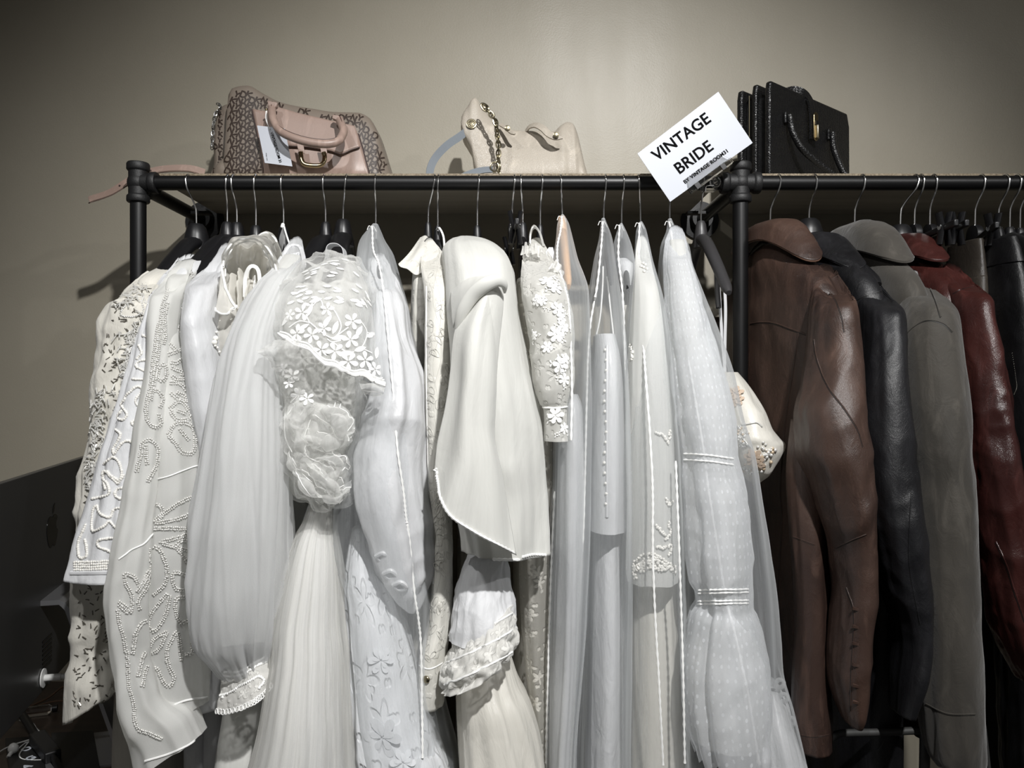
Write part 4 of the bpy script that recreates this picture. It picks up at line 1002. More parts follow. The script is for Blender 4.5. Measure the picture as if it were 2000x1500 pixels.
for cl, p in ((g10, [(849,915),(852,945),(861,971),(881,1008),(924,1037),(968,1061),(1004,1080)]), (g10b, [(908,1090),(960,1092),(1014,1093)]), (g10b, [(1018,1088),(1040,1083),(1066,1084)])):
    q, _ = cl.path(p, .0012, 4); k = len(q)
    MB().tube(q, [.0021*(1+.25*((i % 2)*2-1)) for i in range(k)], 6).build('rope_hem', M['thread'], t)
pf = sleeve('puff_sleeve', [(1085,915,985,1.235,.04),(1120,902,992,1.225,.05),(1170,892,999,1.215,.058),(1215,885,1003,1.205,.06),(1245,880,1002,1.2,.055)], M['white'], t, pleat=(14,.003,.008,.5), wr=(.005,18,10,.5), seed=63)
rf = sleeve('lace_ruffle', [(1215,888,1000,1.2,.055),(1235,884,1000,1.195,.06),(1255,872,1004,1.19,.068),(1285,864,1004,1.185,.075),(1304,868,996,1.185,.075)], M['lace_cuff'], t, pleat=(17,.004,.018,.2,4), seed=64, slant=.03, slant_p=0, M=220, N=60, th=.0008)
for f in (.12, .5, .97):
    y = 1215+89*f
    piping(rf, [(868+10*(1-f),y+35),(900,y+24),(935,y+8),(970,y-10),(1000,y-28)], .0016, 'ruffle_edge', M['thread'], t, .001, step=3)
sk10 = sleeve('skirt', [(1240,905,985,1.26,.04),(1327,895,1012,1.25,.07),(1367,896,1032,1.245,.08),(1464,902,1055,1.24,.09),(1520,905,1060,1.235,.1),(1700,880,1085,1.23,.12),(2200,850,1120,1.22,.16)], M['ivory_satin'], t, pleat=(10,.004,.024,.5,1.0), seed=66)
body('bodice', 932, 928, [(.2,1.42,1.6,.03),(0,1.33,1.68,.035),(-.3,1.32,1.69,.035),(-1.3,1.31,1.69,.05)], M['ivory_satin'], t, pleat=(9,.002,.008), seed=65)

# ---- lace blouse
t = gown('white rose-lace blouse with a stand-up frill collar and long sleeve', 'blouse', 1055, .7, 'lace_blouse')
g11 = sleeve('sleeve', [(482,1031,1064,1.42,.012,.02),(505,1022,1078,1.37,.03,.02),(532,1020,1093,1.32,.045,.01),(564,1018,1106,1.285,.05),(600,1027,1113,1.265,.05),(672,1037,1120,1.25,.05),(737,1041,1120,1.24,.048),(787,1056,1109,1.235,.038),(796,1061,1107,1.235,.034),(830,1063,1108,1.235,.034),(860,1063,1112,1.235,.036)], M['lace'], t, pleat=(6,.003,.006), wr=(.004,16,10,.5), seed=71, M=130)
sleeve('sleeve', [(552,1010,1030,1.36,.02),(600,1008,1040,1.345,.035),(700,1018,1050,1.335,.04),(800,1030,1062,1.33,.04),(880,1040,1070,1.33,.035)], M['lace_ivory'], t, pleat=(7,.003,.006), seed=72)
body('bodice', 1055, 1064, [(.255,1.46,1.55,.018),(.22,1.38,1.63,.022),(.17,1.35,1.67,.024),(-.05,1.34,1.67,.026)], M['lace_ivory'], t, pleat=(9,.002,.006), seed=73)
cf = drape('frill_collar', [([(1034,480),(1034,458),(1039,442),(1046,440),(1056,455),(1064,482)],1.40),([(1037,482),(1038,462),(1042,449),(1047,448),(1054,460),(1060,484)],1.46)], M['lace'], t)
piping(cf, [(1034,480),(1035,458),(1039,443),(1046,441),(1056,456),(1063,480)], .0018, 'frill_edge', M['thread'], t)
drape('frill', [([(1020,480),(1028,474),(1036,482),(1048,476),(1058,484)],1.38),([(1018,494),(1028,500),(1038,492),(1050,500),(1062,492)],1.35)], M['lace_cuff'], t, ruffle=(.004,8,.5))
drape('frill', [([(1078,514),(1088,508),(1096,520),(1102,535)],1.30),([(1072,522),(1082,528),(1090,540),(1096,548)],1.28)], M['lace_cuff'], t, ruffle=(.003,6,.5))
MB().plate([P(1066,492,1.39), P(1072,483,1.40), P(1080,483,1.40), P(1085,506,1.38), P(1070,506,1.38)], .001, (0,1,0)).build('fabric_tab', M['white'], t)
ro = MB()
for x, y, R in [(1070,551,.016),(1082,563,.018),(1050,585,.013),(1090,605,.015),(1087,655,.017),(1100,640,.014),(1068,680,.012),(1092,712,.018),(1104,700,.012),(1100,742,.013),(1046,655,.010),(1085,810,.017),(1100,835,.012),(1060,590,.010),(1094,622,.012)]:
    for k in range(2): flower(ro, g11, x+RND.uniform(-2,2), y+RND.uniform(-2,2), R*.8*(1-.4*k), 6-k, .5*k+x, .0010+.0006*k, 1.1)
    for k in range(3): flower(ro, g11, x+RND.uniform(-14,14), y+RND.uniform(-16,16), R*.32, 3, x*k, .0010)
ro.build('rose_applique', M['thread'], t)
piping(g11, [(1061,795),(1085,797),(1107,794)], .0015, 'cuff_seam', M['thread'], t)

# ---- lace gown between
t = gown('ivory lace gown, only a narrow strip showing below the cape', 'wedding gown', 1021, .1)
sleeve('lace_overlay', [(726,1040,1070,1.36,.04),(888,1036,1080,1.34,.05),(1104,1016,1070,1.325,.06),(1248,1022,1070,1.32,.06),(1356,1032,1070,1.315,.06),(1482,1048,1069,1.31,.05),(1800,1040,1080,1.3,.06)], M['lace_ivory'], t, pleat=(7,.002,.010), seed=75)
body('bodice', 1021, 1025, [(.2,1.44,1.58,.012),(.1,1.39,1.64,.015),(-.3,1.38,1.66,.018),(-1.3,1.37,1.67,.022)], M['cream'], t, pleat=(9,.002,.006), seed=76)

# ---- covers and gowns to the right
def inner(label, hook, parts, name='wedding_gown', cat='wedding gown'):
    t = gown(label, cat, hook, .1, name); out = [t]
    for nm, rows, mat, kw in parts: out.append(sleeve(nm, rows, M[mat], t, **kw))
    return out
cover('net cover over a wooden hanger, right of the lace blouse', 1098, [(420,1096,1101,1.47,.008),(435,1089,1110,1.45,.02),(463,1087,1117,1.43,.04),(506,1081,1126,1.39,.075),(576,1078,1147,1.35,.1),(700,1080,1150,1.33,.115),(800,1083,1152,1.32,.12),(960,1081,1150,1.31,.12),(1200,1074,1140,1.3,.12),(1493,1066,1120,1.3,.12)],
      [[(1098,424),(1096,450),(1090,485),(1092,520),(1104,560),(1112,600),(1116,680),(1118,760),(1117,860)], [(1085,960),(1080,1060),(1074,1240),(1068,1490)]], 81)
inner('white pleated satin gown inside the cover on the wooden hanger', 1098, [('skirt', [(770,1098,1128,1.33,.04),(800,1094,1138,1.33,.06),(960,1085,1143,1.325,.08),(1200,1079,1135,1.315,.085),(1500,1071,1114,1.31,.085),(2000,1062,1115,1.31,.09)], 'satin', dict(pleat=(10,.002,.012,.5,.8), seed=82))])
cover('net cover over the gown with the buttoned corset top', 1182, [(427,1175,1181,1.47,.008),(460,1171,1193,1.45,.025),(512,1160,1199,1.41,.06),(609,1148,1212,1.36,.1),(700,1147,1218,1.335,.12),(800,1140,1224,1.32,.125),(953,1136,1228,1.31,.13),(1063,1131,1228,1.305,.13),(1200,1121,1226,1.3,.13),(1313,1114,1224,1.3,.13),(1493,1107,1222,1.3,.13)],
      [[(1178,434),(1176,475),(1168,557),(1155,632),(1150,699),(1148,773),(1146,860),(1144,953),(1140,1063),(1128,1201),(1120,1313),(1114,1493)]], 83)
tt, co_, sk_ = inner('white gown with a buttoned corset top and plain skirt inside a net cover', 1179, [('corset', [(655,1160,1200,1.335,.05),(700,1157,1209,1.33,.065),(800,1150,1217,1.325,.08),(953,1144,1223,1.32,.085),(1026,1141,1220,1.32,.085)], 'satin', dict(pleat=(7,.001,.005), seed=84)),
      ('skirt', [(1000,1158,1212,1.34,.06),(1200,1151,1213,1.33,.075),(1500,1147,1213,1.325,.08),(2000,1140,1215,1.32,.09)], 'white', dict(pleat=(8,.002,.012,.5,.8), seed=85))])
mb = MB()
for i in range(16):
    l, n = co_.hit(1183+2*math.sin(i), 684+i*20, .001); mb.ball(l, .003, 8, 6)
mb.build('button_row', M['pearl'], tt, sharp=False)
piping(co_, [(1186,675),(1186,800),(1186,1010)], .003, 'placket', M['satin'], tt, .0)
for p in ([(1163,662),(1172,620),(1177,560),(1178,520)], [(1198,652),(1192,600),(1186,540)]):
    MB().tube(spline([P(a, b, 1.34+.0*i) for i, (a, b) in enumerate(p)], 5), .0014, 6).build('strap', M['thread'], tt)
cover('narrow net cover with a white satin strap top showing near its tip', 1216, [(437,1211,1215,1.47,.008),(456,1204,1224,1.45,.02),(490,1197,1234,1.43,.045),(540,1195,1240,1.40,.07),(640,1196,1243,1.38,.085),(800,1200,1244,1.37,.09),(1000,1206,1240,1.365,.09),(1276,1206,1238,1.36,.09),(1493,1202,1234,1.36,.09)],
      [[(1211,441),(1209,501),(1217,568),(1221,661),(1224,773),(1224,953),(1222,980),(1217,1127),(1219,1276),(1211,1493)]], 86)
inner('ivory gown with a white satin shoulder inside the narrow net cover', 1214, [('satin_shoulder', [(508,1201,1226,1.41,.025),(520,1198,1236,1.40,.04),(540,1199,1238,1.395,.045),(562,1206,1234,1.39,.04)], 'satin', dict(pleat=(4,.001,.003), seed=87)),
      ('skirt', [(600,1206,1230,1.40,.04),(800,1206,1236,1.39,.06),(1200,1208,1234,1.38,.07),(2000,1205,1236,1.37,.08)], 'cream', dict(pleat=(8,.001,.006), seed=88))])
cover('net cover over the sheer sleeve with pearl flowers at its hem', 1248, [(434,1249,1254,1.47,.008),(449,1243,1261,1.455,.018),(486,1241,1267,1.43,.04),(512,1238,1271,1.41,.055),(587,1232,1288,1.36,.085),(660,1226,1299,1.33,.1),(773,1220,1308,1.305,.11),(900,1213,1318,1.295,.115),(1020,1213,1323,1.29,.12),(1200,1211,1328,1.285,.12),(1313,1212,1332,1.28,.12),(1493,1212,1338,1.28,.12)],
      [[(1250,437),(1249,497),(1252,587),(1258,669),(1262,729),(1269,829),(1275,953),(1277,1127),(1286,1313),(1295,1493)], [(1318,900),(1322,1000),(1326,1110),(1332,1300),(1336,1490)]], 89)
tt, sl_, sk_ = inner('ivory gown with pearl flowers on its long sheer sleeve, inside a net cover', 1251, [('sleeve', [(478,1244,1266,1.41,.012,.02),(500,1242,1270,1.37,.025,.02),(587,1236,1286,1.30,.045),(700,1230,1300,1.275,.05),(848,1226,1312,1.26,.05),(1000,1226,1317,1.255,.05),(1110,1224,1320,1.25,.05),(1132,1228,1318,1.25,.05)], 'chiffon', dict(pleat=(6,.002,.008), seed=90)),
      ('skirt', [(1050,1232,1312,1.335,.06),(1200,1226,1320,1.325,.075),(1500,1220,1332,1.315,.08),(2000,1210,1345,1.31,.1)], 'ivory_satin', dict(pleat=(8,.003,.014,.5,.9), seed=91))])
mb = MB()
for i in range(150):
    u = RND.random(); x = 1238+u*80; y = 1112-26*math.sin(PI*min(1, u*1.1))*RND.random()-8*u*0+RND.uniform(-6, 6); l, n = sl_.hit(x, y, .0015); mb.ball(l, .0026, 6, 4)
for p in ([(1240,1100),(1255,1085),(1275,1082),(1295,1092),(1316,1110)], [(1300,975),(1306,985),(1314,980)], [(1280,1025),(1290,1035),(1300,1046)], [(1304,1020),(1308,1040),(1300,1055)], [(1282,845),(1292,850),(1300,856),(1306,866)], [(1306,840),(1308,856)], [(1232,675),(1236,690),(1234,704)], [(1284,1068),(1296,1070),(1310,1066),(1306,1084)], [(1240,1122),(1243,1130)]):
    for q in spline([Vector((a, b, 0)) for a, b in p], 7):
        l, n = sl_.hit(q.x+RND.uniform(-2, 2), q.y+RND.uniform(-2, 2), .0015); mb.ball(l, .0024, 6, 4)
for x, y in ((1257,524),(1261,519),(1252,522),(1258,532),(1256,516),(1264,527)):
    l, n = sl_.hit(x, y, .002); mb.ball(l, .003, 6, 4)
mb.build('pearl_flowers', M['pearl'], tt, sharp=False)

# ---- dotted net gown in the widest cover
tt = gown('dotted net gown with a lace-banded bell sleeve inside the widest cover', 'wedding gown', 1308, .1)
g17 = sleeve('sleeve', [(458,1306,1338,1.42,.015,.02),(480,1300,1343,1.38,.028,.02),(520,1297,1348,1.34,.04),(587,1300,1366,1.295,.05),(700,1312,1400,1.26,.055),(811,1322,1428,1.235,.06),(885,1334,1432,1.225,.06),(905,1334,1436,1.225,.062),(977,1336,1455,1.215,.065),(1052,1342,1461,1.21,.065),(1127,1349,1460,1.205,.062),(1152,1362,1461,1.205,.055),(1178,1366,1461,1.205,.055),(1200,1354,1470,1.2,.065),(1239,1345,1483,1.2,.072),(1313,1337,1493,1.195,.078),(1425,1348,1497,1.19,.08),(1462,1360,1494,1.19,.08)], M['swiss'], tt, pleat=(11,.002,.010,.4,1.5), wr=(.003,22,10,.4), seed=95, M=150, N=200, scal=(-.012, 14))
sleeve('sleeve_lining', [(470,1308,1336,1.40,.015),(587,1306,1360,1.305,.04),(811,1330,1420,1.25,.05),(1052,1350,1452,1.225,.052),(1165,1368,1455,1.22,.045),(1313,1346,1484,1.215,.06),(1440,1358,1486,1.21,.06)], M['chiffon'], tt, pleat=(8,.002,.008), seed=96)
for ys in ((884,896), (1150,1156,1172,1178)):
    for y in ys:
        p, nn = g17.path([(1336 if y < 1000 else 1364, y+2),(1385 if y < 1000 else 1412, y+5 if y < 1000 else y+1),(1432 if y < 1000 else 1461, y+12 if y < 1000 else y)], .0012, 5)
        MB().tube(p, [.0013*(1+.35*((i % 2)*2-1)) for i in range(len(p))], 6).build('lace_band', M['thread'], tt)
body('bodice', 1308, 1330, [(.22,1.44,1.58,.02),(.15,1.38,1.64,.025),(-.1,1.36,1.67,.03),(-.7,1.33,1.69,.035),(-1.35,1.33,1.69,.04)], M['ivory_satin'], tt, pleat=(9,.002,.008), seed=97)
sleeve('skirt', [(1330,1470,1515,1.30,.05),(1380,1455,1536,1.29,.07),(1440,1450,1553,1.285,.09),(1500,1445,1566,1.28,.1),(1700,1440,1572,1.28,.1),(2100,1435,1576,1.28,.1)], M['satin'], tt, pleat=(16,.003,.012,.5,1.0), seed=98, M=150)
lp_ = MB()
for x, y in ((1524,1336), (1531,1364), (1545,1410)):
    lp_.tube(spline([P(x-14,y+6,1.25), P(x-4,y-8,1.245), P(x+6,y-5,1.24), P(x+5,y+4,1.24), P(x-8,y+10,1.25)], 6), .0035, 8, flat=.4)
lp_.build('ribbon_bow', M['organza'], tt)
cover('widest net cover, at the right end of the white dresses, over the dotted gown', 1308, [(428,1305,1311,1.47,.008),(449,1302,1320,1.455,.018),(482,1291,1342,1.43,.045),(519,1289,1347,1.41,.065),(587,1294,1369,1.37,.09),(643,1298,1390,1.345,.105),(736,1306,1421,1.315,.12),(811,1315,1436,1.30,.125),(885,1321,1458,1.29,.13),(953,1327,1468,1.285,.135),(1052,1329,1484,1.28,.14),(1127,1329,1496,1.28,.14),(1220,1327,1505,1.28,.14),(1276,1327,1509,1.28,.14),(1351,1329,1531,1.28,.14),(1444,1331,1556,1.28,.14),(1496,1332,1568,1.28,.14)],
      [[(1308,434),(1318,512),(1327,579),(1340,661),(1355,755),(1374,867),(1385,953),(1400,1052),(1418,1164),(1441,1257),(1463,1369),(1482,1493)]], 99, pleat=(10,.002,.010,.5,1.0))

# ---- beaded bustier on thin straps
t = gown('small ivory satin bustier with silver beading and champagne petals, hanging from thin straps', 'bustier', 1369, 1.15, 'satin_bustier')
bu = sleeve('cup', [(727,1412,1440,1.37,.02),(745,1404,1454,1.36,.035),(775,1402,1472,1.345,.05),(806,1404,1490,1.335,.06),(838,1406,1503,1.33,.066),(856,1407,1517,1.325,.068),(866,1410,1527,1.325,.066),(885,1420,1523,1.325,.062),(905,1432,1511,1.325,.055),(924,1446,1500,1.325,.045),(940,1464,1484,1.325,.02)], M['ivory_satin'], t, pleat=(5,.002,.006,.3,3), seed=101, cap1=True)
for p in ([(1401,512,1.41),(1404,560,1.40),(1409,640,1.385),(1416,726,1.37)], [(1414,540,1.39),(1417,600,1.385),(1416,660,1.38),(1415,728,1.37)]):
    MB().strip(spline([P(*q) for q in p], 6), .0065, Vector((.5,-1,0)), .0008).build('strap', M['satin'], t)
gb = MB(); sb = MB()
for i in range(95):
    a = RND.choice([(1450,842,10,14),(1452,868,9,8),(1480,905,22,14),(1495,885,18,12),(1470,918,16,10),(1440,850,8,10)])
    l, n = bu.hit(a[0]+RND.gauss(0, a[2]*.6), a[1]+RND.gauss(0, a[3]*.6), .001); (sb if RND.random() < .7 else gb).ball(l, RND.uniform(.0015, .0034), 7, 5)
for p in ([(1448,830),(1462,828),(1478,826),(1488,834)], [(1446,850),(1456,862),(1466,872),(1470,882)], [(1470,900),(1486,905),(1500,890)]):
    q, nn = bu.path(p, .001, 3); sb.tube(q, .0013, 5)
sb.build('silver_beading', M['silver_bead'], t, sharp=False); gb.build('champagne_beading', M['gold_bead'], t, sharp=False)
pe = MB()
for x, y, R in ((1436,770,.016),(1440,782,.013),(1473,893,.017),(1480,905,.013)):
    for k in range(2): flower(pe, bu, x, y, R*(1-.3*k), 6, .5*k, .002+.002*k)
pe.build('petal_applique', M['beige_cloth'], t)
# ------------------------------------------------------------------ leather jackets
def seam(cl, p, name, mat, t, r=.0012):
    nm = mat.name.split('_')[0]; dk = {'brown': 'seam_brown', 'black': 'seam_black', 'grey': 'seam_grey', 'oxblood': 'seam_red'}[nm]
    o = piping(cl, p, r*.75, name, M[dk], t, .0008, step=6)
    q = [(a+1.5, b-2.2) for a, b in p]
    piping(cl, q, r*.75, 'seam_ridge', mat, t, .0012, step=6)
    return o
def jacket(label, hook, front, mat, slv, brows, crows, seed, nm='leather_jacket', **kw):
    t = gown(label, 'jacket', hook, .85, nm)
    s = sleeve('sleeve', slv, M[mat], t, pleat=kw.get('pl', (6,.002,.008,.4,2)), wr=kw.get('wr', (.004,14,7,.5)), seed=seed, th=.0015, M=130, N=170)
    b = body('shell', hook, front, brows, M[mat], t, pleat=(8,.001,.010), wr=(.003,7,4,.3), seed=seed+1, th=.0015, M=150)
    c = body('collar', hook, front, crows, M[mat], t, seed=seed+2, wr=(.002,14,14), th=.003, cap0=False, M=90, N=40, drop=kw.get('drop', .05), ex=.8)
    for k, lift in ((1, .0005), (3, .0015)):
        ring = [Vector(v) for v in c.V[(40-k)*90:(41-k)*90]]
        MB().tube(ring, .0016, 6, closed=True).build('collar_edge', M[kw.get('rim', mat)] if k == 1 else M[kw.get('dk', 'seam_black')], t)
    # the far sleeve, behind
    xh = (hook-1000)/1000; sl = ((front-1000)*1.28/F-xh)/(-.22)
    st = {'t': [0,1,2,3], 'xc': [xh+sl*.22]*4, 'yc': [1.74]*4, 'z': [EYE+.15, EYE-.05, EYE-.35, EYE-.55], 'hw': [.03,.045,.045,.035], 'ry': [.03,.045,.045,.04], 'sl': [0]*4, 'tilt': [0]*4}
    loft('sleeve', st, M[mat], t, N=50, M=48, pleat=(5,.002,.006), seed=seed+3)
    return t, s, b, c
def brow(front_tip, hwb=.045, hem=-.62, dx=0, top=.27):
    return [(top,1.46,1.55,.016),(top-.025,1.41,1.60,.030),(top-.06,1.35,1.66,.036),(top-.095,1.30,1.70,.036),(top-.13,1.28,1.71,.04),(top-.25,1.275,1.715,hwb),(-.2,1.28,1.71,hwb,dx*.5),(-.45,1.28,1.71,hwb,dx),(hem,1.285,1.705,hwb*.95,dx)]
t, s, b, cc = jacket('worn brown leather jacket, the first one right of the black post', 1505, 1622, 'brown',
  [(545,1604,1641,1.32,.025,.03),(560,1598,1652,1.295,.04,.03),(580,1594,1659,1.27,.05,.015),(610,1592,1662,1.25,.055),(672,1586,1666,1.24,.06),(744,1574,1671,1.225,.065),(809,1561,1680,1.21,.07),(881,1568,1687,1.2,.07),(942,1594,1691,1.195,.065),(1015,1616,1698,1.19,.06),(1082,1632,1700,1.19,.055),(1149,1639,1697,1.19,.052),(1209,1634,1692,1.19,.05),(1313,1628,1686,1.19,.048),(1385,1643,1678,1.19,.04),(1408,1652,1674,1.19,.03)],
  brow(1622, .041, -.60, -.02), [(.312,1.46,1.575,.018),(.308,1.42,1.6,.028),(.292,1.37,1.63,.036),(.276,1.338,1.645,.040)], 111, drop=.062, rim='rim_brown', dk='seam_brown')
for p in ([(1466,634),(1487,631),(1512,633),(1545,645),(1575,655)], [(1559,652),(1552,708),(1541,780),(1532,852),(1525,953),(1528,1015),(1522,1127),(1515,1220)]): seam(b, p, 'seam', M['brown'], t, .0016)
for p in ([(1613,568),(1631,589),(1643,618),(1648,650)], [(1590,665),(1597,708),(1620,762),(1649,802),(1673,841),(1683,874)], [(1634,1071),(1664,1056),(1690,1045)], [(1653,1149),(1668,1201),(1664,1300),(1660,1390)]): seam(s, p, 'seam', M['brown'], t, .0016)
mb = MB()
for y in (1190, 1225, 1258, 1300, 1340, 1372):
    l, n = s.hit(1676, y, .001); mb.strip([l-Vector((.008,0,-.002)), l, l+Vector((.006,0,.002))], .004, n, .003)
mb.build('cuff_tab', M['brown'], t)
bw = sleeve('front_flap', [(820,1548,1580,1.27,.02),(940,1540,1604,1.255,.03),(1052,1547,1606,1.25,.032),(1127,1552,1608,1.248,.032),(1239,1557,1612,1.246,.032),(1313,1553,1614,1.245,.032),(1400,1553,1618,1.245,.032),(1462,1557,1618,1.245,.03)], M['brown'], t, pleat=(5,.001,.006), seed=118, th=.0015)
seam(bw, [(1549,1050),(1570,1058),(1590,1066)], 'seam', M['brown'], t); seam(bw, [(1558,1436),(1590,1440),(1616,1436)], 'seam', M['brown'], t)

t, s, b, cc = jacket('long black leather jacket with stitched shoulder flap, between the brown and the grey one', 1580, 1712, 'black',
  [(560,1696,1722,1.32,.02,.02),(578,1690,1736,1.295,.035,.02),(598,1688,1748,1.275,.048,.01),(622,1688,1752,1.26,.052),(672,1686,1755,1.245,.056),(762,1680,1759,1.23,.06),(852,1680,1769,1.22,.06),(942,1686,1779,1.21,.06),(1052,1708,1792,1.2,.055),(1164,1738,1802,1.2,.05),(1250,1758,1805,1.2,.045),(1300,1752,1800,1.2,.045),(1388,1748,1774,1.2,.035)],
  brow(1712, .05, -1.05, .03, .27), [(.287,1.46,1.57,.018),(.282,1.42,1.59,.026),(.266,1.37,1.62,.034),(.250,1.335,1.635,.038)], 121)
for p in ([(1668,590),(1690,580),(1712,573),(1724,570)], [(1700,545),(1724,570),(1742,592)]): seam(s if p[0][0] > 1690 else b, p, 'seam', M['black'], t, .0018)
seam(s, [(1778,960),(1774,1050),(1776,1120),(1796,1220)], 'seam', M['black'], t)

t, s, b, cc = jacket('grey suede jacket with a dropped shoulder seam, behind the black one', 1669, 1795, 'grey',
  [(545,1772,1806,1.35,.02,.02),(560,1766,1818,1.325,.035,.02),(586,1764,1837,1.295,.05,.01),(620,1762,1853,1.275,.06),(654,1758,1860,1.265,.062),(708,1760,1868,1.255,.062),(780,1765,1875,1.245,.062),(870,1776,1879,1.235,.06),(942,1788,1884,1.23,.06),(1071,1795,1893,1.22,.056),(1201,1798,1898,1.215,.054),(1313,1800,1902,1.215,.054),(1399,1804,1904,1.215,.054),(1470,1814,1904,1.215,.05),(1494,1832,1898,1.215,.045)],
  brow(1795, .045, -.55, -.01, .275), [(.307,1.45,1.58,.020),(.300,1.41,1.6,.030),(.278,1.36,1.63,.040),(.255,1.325,1.645,.043)], 131, wr=(.003,9,5,.3), nm='suede_jacket', drop=.045, dk='seam_grey')
for p in ([(1762,664),(1785,640),(1811,628),(1840,634),(1858,650)], [(1812,557),(1826,590),(1836,622)], [(1808,1376),(1850,1395),(1902,1396)]): seam(s, p, 'seam', M['grey'], t, .0018)

t, s, b, cc = jacket('oxblood red leather jacket, behind the grey suede one', 1758, 1868, 'red',
  [(534,1850,1884,1.34,.02,.02),(548,1848,1896,1.315,.035,.02),(566,1856,1907,1.29,.045,.01),(590,1862,1915,1.275,.05),(624,1866,1921,1.262,.052),(690,1871,1938,1.25,.055),(762,1879,1949,1.24,.055),(834,1888,1959,1.23,.055),(924,1900,1974,1.22,.055),(1015,1914,1995,1.215,.055),(1089,1932,2004,1.21,.055),(1183,1942,2018,1.21,.055),(1287,1978,2034,1.21,.05),(1330,1998,2034,1.21,.04)],
  brow(1868, .04, -.62, .0, .262), [(.284,1.46,1.57,.018),(.279,1.42,1.59,.026),(.264,1.37,1.62,.034),(.248,1.335,1.635,.036)], 141, wr=(.005,16,9,.5), drop=.035, dk='seam_red')
for p in ([(1862,575),(1880,566),(1900,562)],): seam(s, p, 'seam', M['red'], t, .0016)
seam(s, [(1945,1060),(1968,1110),(1985,1170),(2000,1215)], 'seam', M['red'], t, .0018)
seam(b, [(1838,512),(1852,526),(1864,540)], 'seam', M['red'], t)

# ---- clipped trousers and skirt, dark coats
t = gown('taupe leather skirt with double stitching, clipped by its waist behind the oxblood jacket', 'skirt', 1816, .9, 'leather_skirt')
sk_ = sleeve('waistband', [(476,1872,1897,1.43,.05),(510,1870,1900,1.43,.055),(556,1866,1904,1.43,.06)], M['taupe'], t, pleat=(4,.001,.002), seed=151, th=.0015)
sleeve('panel', [(548,1866,1903,1.43,.06),(700,1862,1908,1.42,.065),(1000,1856,1915,1.42,.07)], M['taupe'], t, pleat=(6,.002,.005), seed=152, th=.0015)
for x in (1878, 1886): 
    p, _ = sk_.path([(x,480),(x-1,520),(x-2,552)], .0004, 5); mb = MB()
    for q in p[::2]: mb.ball(q, .0011, 5, 4, (1, 1, 2))
    mb.build('stitching', M['ivory_thread'], t)
t = gown('shiny black leather trousers with white-stitched side seam, clipped by the waist', 'trousers', 1904, .55, 'leather_trousers')
wb = sleeve('waistband', [(476,1916,1950,1.40,.07),(500,1917,1955,1.395,.075),(524,1918,1960,1.39,.078)], M['trouser'], t, pleat=(4,.001,.002), seed=153, th=.002)
lg = sleeve('leg', [(520,1919,1959,1.39,.075),(560,1921,1965,1.385,.078),(618,1925,1974,1.38,.08),(690,1930,1982,1.375,.08),(762,1937,1988,1.37,.08),(852,1944,1993,1.365,.078),(1000,1955,2003,1.36,.075),(1200,1970,2015,1.355,.07),(1600,1985,2030,1.35,.06)], M['trouser'], t, pleat=(6,.002,.006), wr=(.004,14,9,.6), seed=154, th=.0015)
sleeve('leg', [(520,1926,1950,1.50,.05),(700,1930,1960,1.5,.06),(1200,1945,1985,1.5,.06),(1600,1950,1995,1.5,.05)], M['trouser'], t, pleat=(6,.002,.006), seed=155, th=.0015)
for cl, p, r in ((wb, [(1918,521),(1940,524),(1959,528)], .0016), (lg, [(1943,530),(1944,600),(1943,700),(1945,780)], .0012), (wb, [(1940,486),(1934,505),(1930,519)], .0012)): piping(cl, p, r, 'seam', M['trouser'], t, .0005)
p, _ = lg.path([(1978,690),(1984,730),(1987,755),(1982,770)], .0006, 4); mb = MB()
for q in p: mb.ball(q, .0012, 5, 4)
mb.build('pocket_stitching', M['ivory_thread'], t)
for i, (h, f, lb) in enumerate(((1950, 2075, 'black coat just right of the leather trousers, first of the three dark coats'), (1972, 2105, 'black coat in the middle of the three dark coats at the frame edge'), (1992, 2135, 'black coat hanging last of the three dark coats'))):
    t = gown(lb, 'coat', h, .5, 'dark_coat')
    body('shell', h, f, [(.285,1.44,1.56,.006),(.26,1.38,1.63,.008),(.22,1.33,1.68,.009),(.15,1.30,1.70,.009),(-.3,1.31,1.70,.0095),(-.95,1.31,1.70,.0095)], M['dark_cloth'], t, pleat=(7,.001,.004), seed=160+i)
    sleeve('sleeve', [(540,f-11,f+8,1.31,.03),(600,f-10,f+14,1.28,.04),(900,f-6,f+20,1.26,.045),(1200,f-2,f+22,1.26,.04)], M['dark_cloth'], t, pleat=(5,.001,.005), seed=165+i)
# ------------------------------------------------------------------ things on the shelf
M['pink'] = m_leather('blush_leather', rgb(140, 120, 110), rgb(148, 128, 118), .42, 500, .1, .05)
M['coated'] = m_plain('taupe_coated_canvas', rgb(116, 106, 96), .5, 0, .5, 0, (700, .25, .0005))
M['mono'] = m_plain('brown_print', rgb(50, 39, 33), .5)
M['edge_paint'] = m_plain('dark_edge_paint', rgb(52, 34, 30), .5)
M['beige'] = m_leather('beige_grain_leather', rgb(164, 156, 144), rgb(172, 164, 152), .45, 330, .35, .1)
M['slate'] = m_plain('slate_grey_suede', rgb(112, 118, 124), .75, 0, .3, 0, (400, .2, .0006))
M['croc'] = None
def _croc():
    t = NT('black_crocodile_leather'); o = t.obj(150, 150, 210)
    vo = t.n('ShaderNodeTexVoronoi', {'Vector': o, 'Scale': 1, 'Randomness': .7}, feature='DISTANCE_TO_EDGE')
    b = t.bump(t.ramp(vo, .0, .25), .45, .0012)
    return t.done(t.bsdf(color=rgb(15, 15, 16), rough=.36, spec=.45, normal=b))
M['croc'] = _croc()
M['gusset'] = m_plain('black_lining', rgb(10, 10, 11), .4, 0, .5)
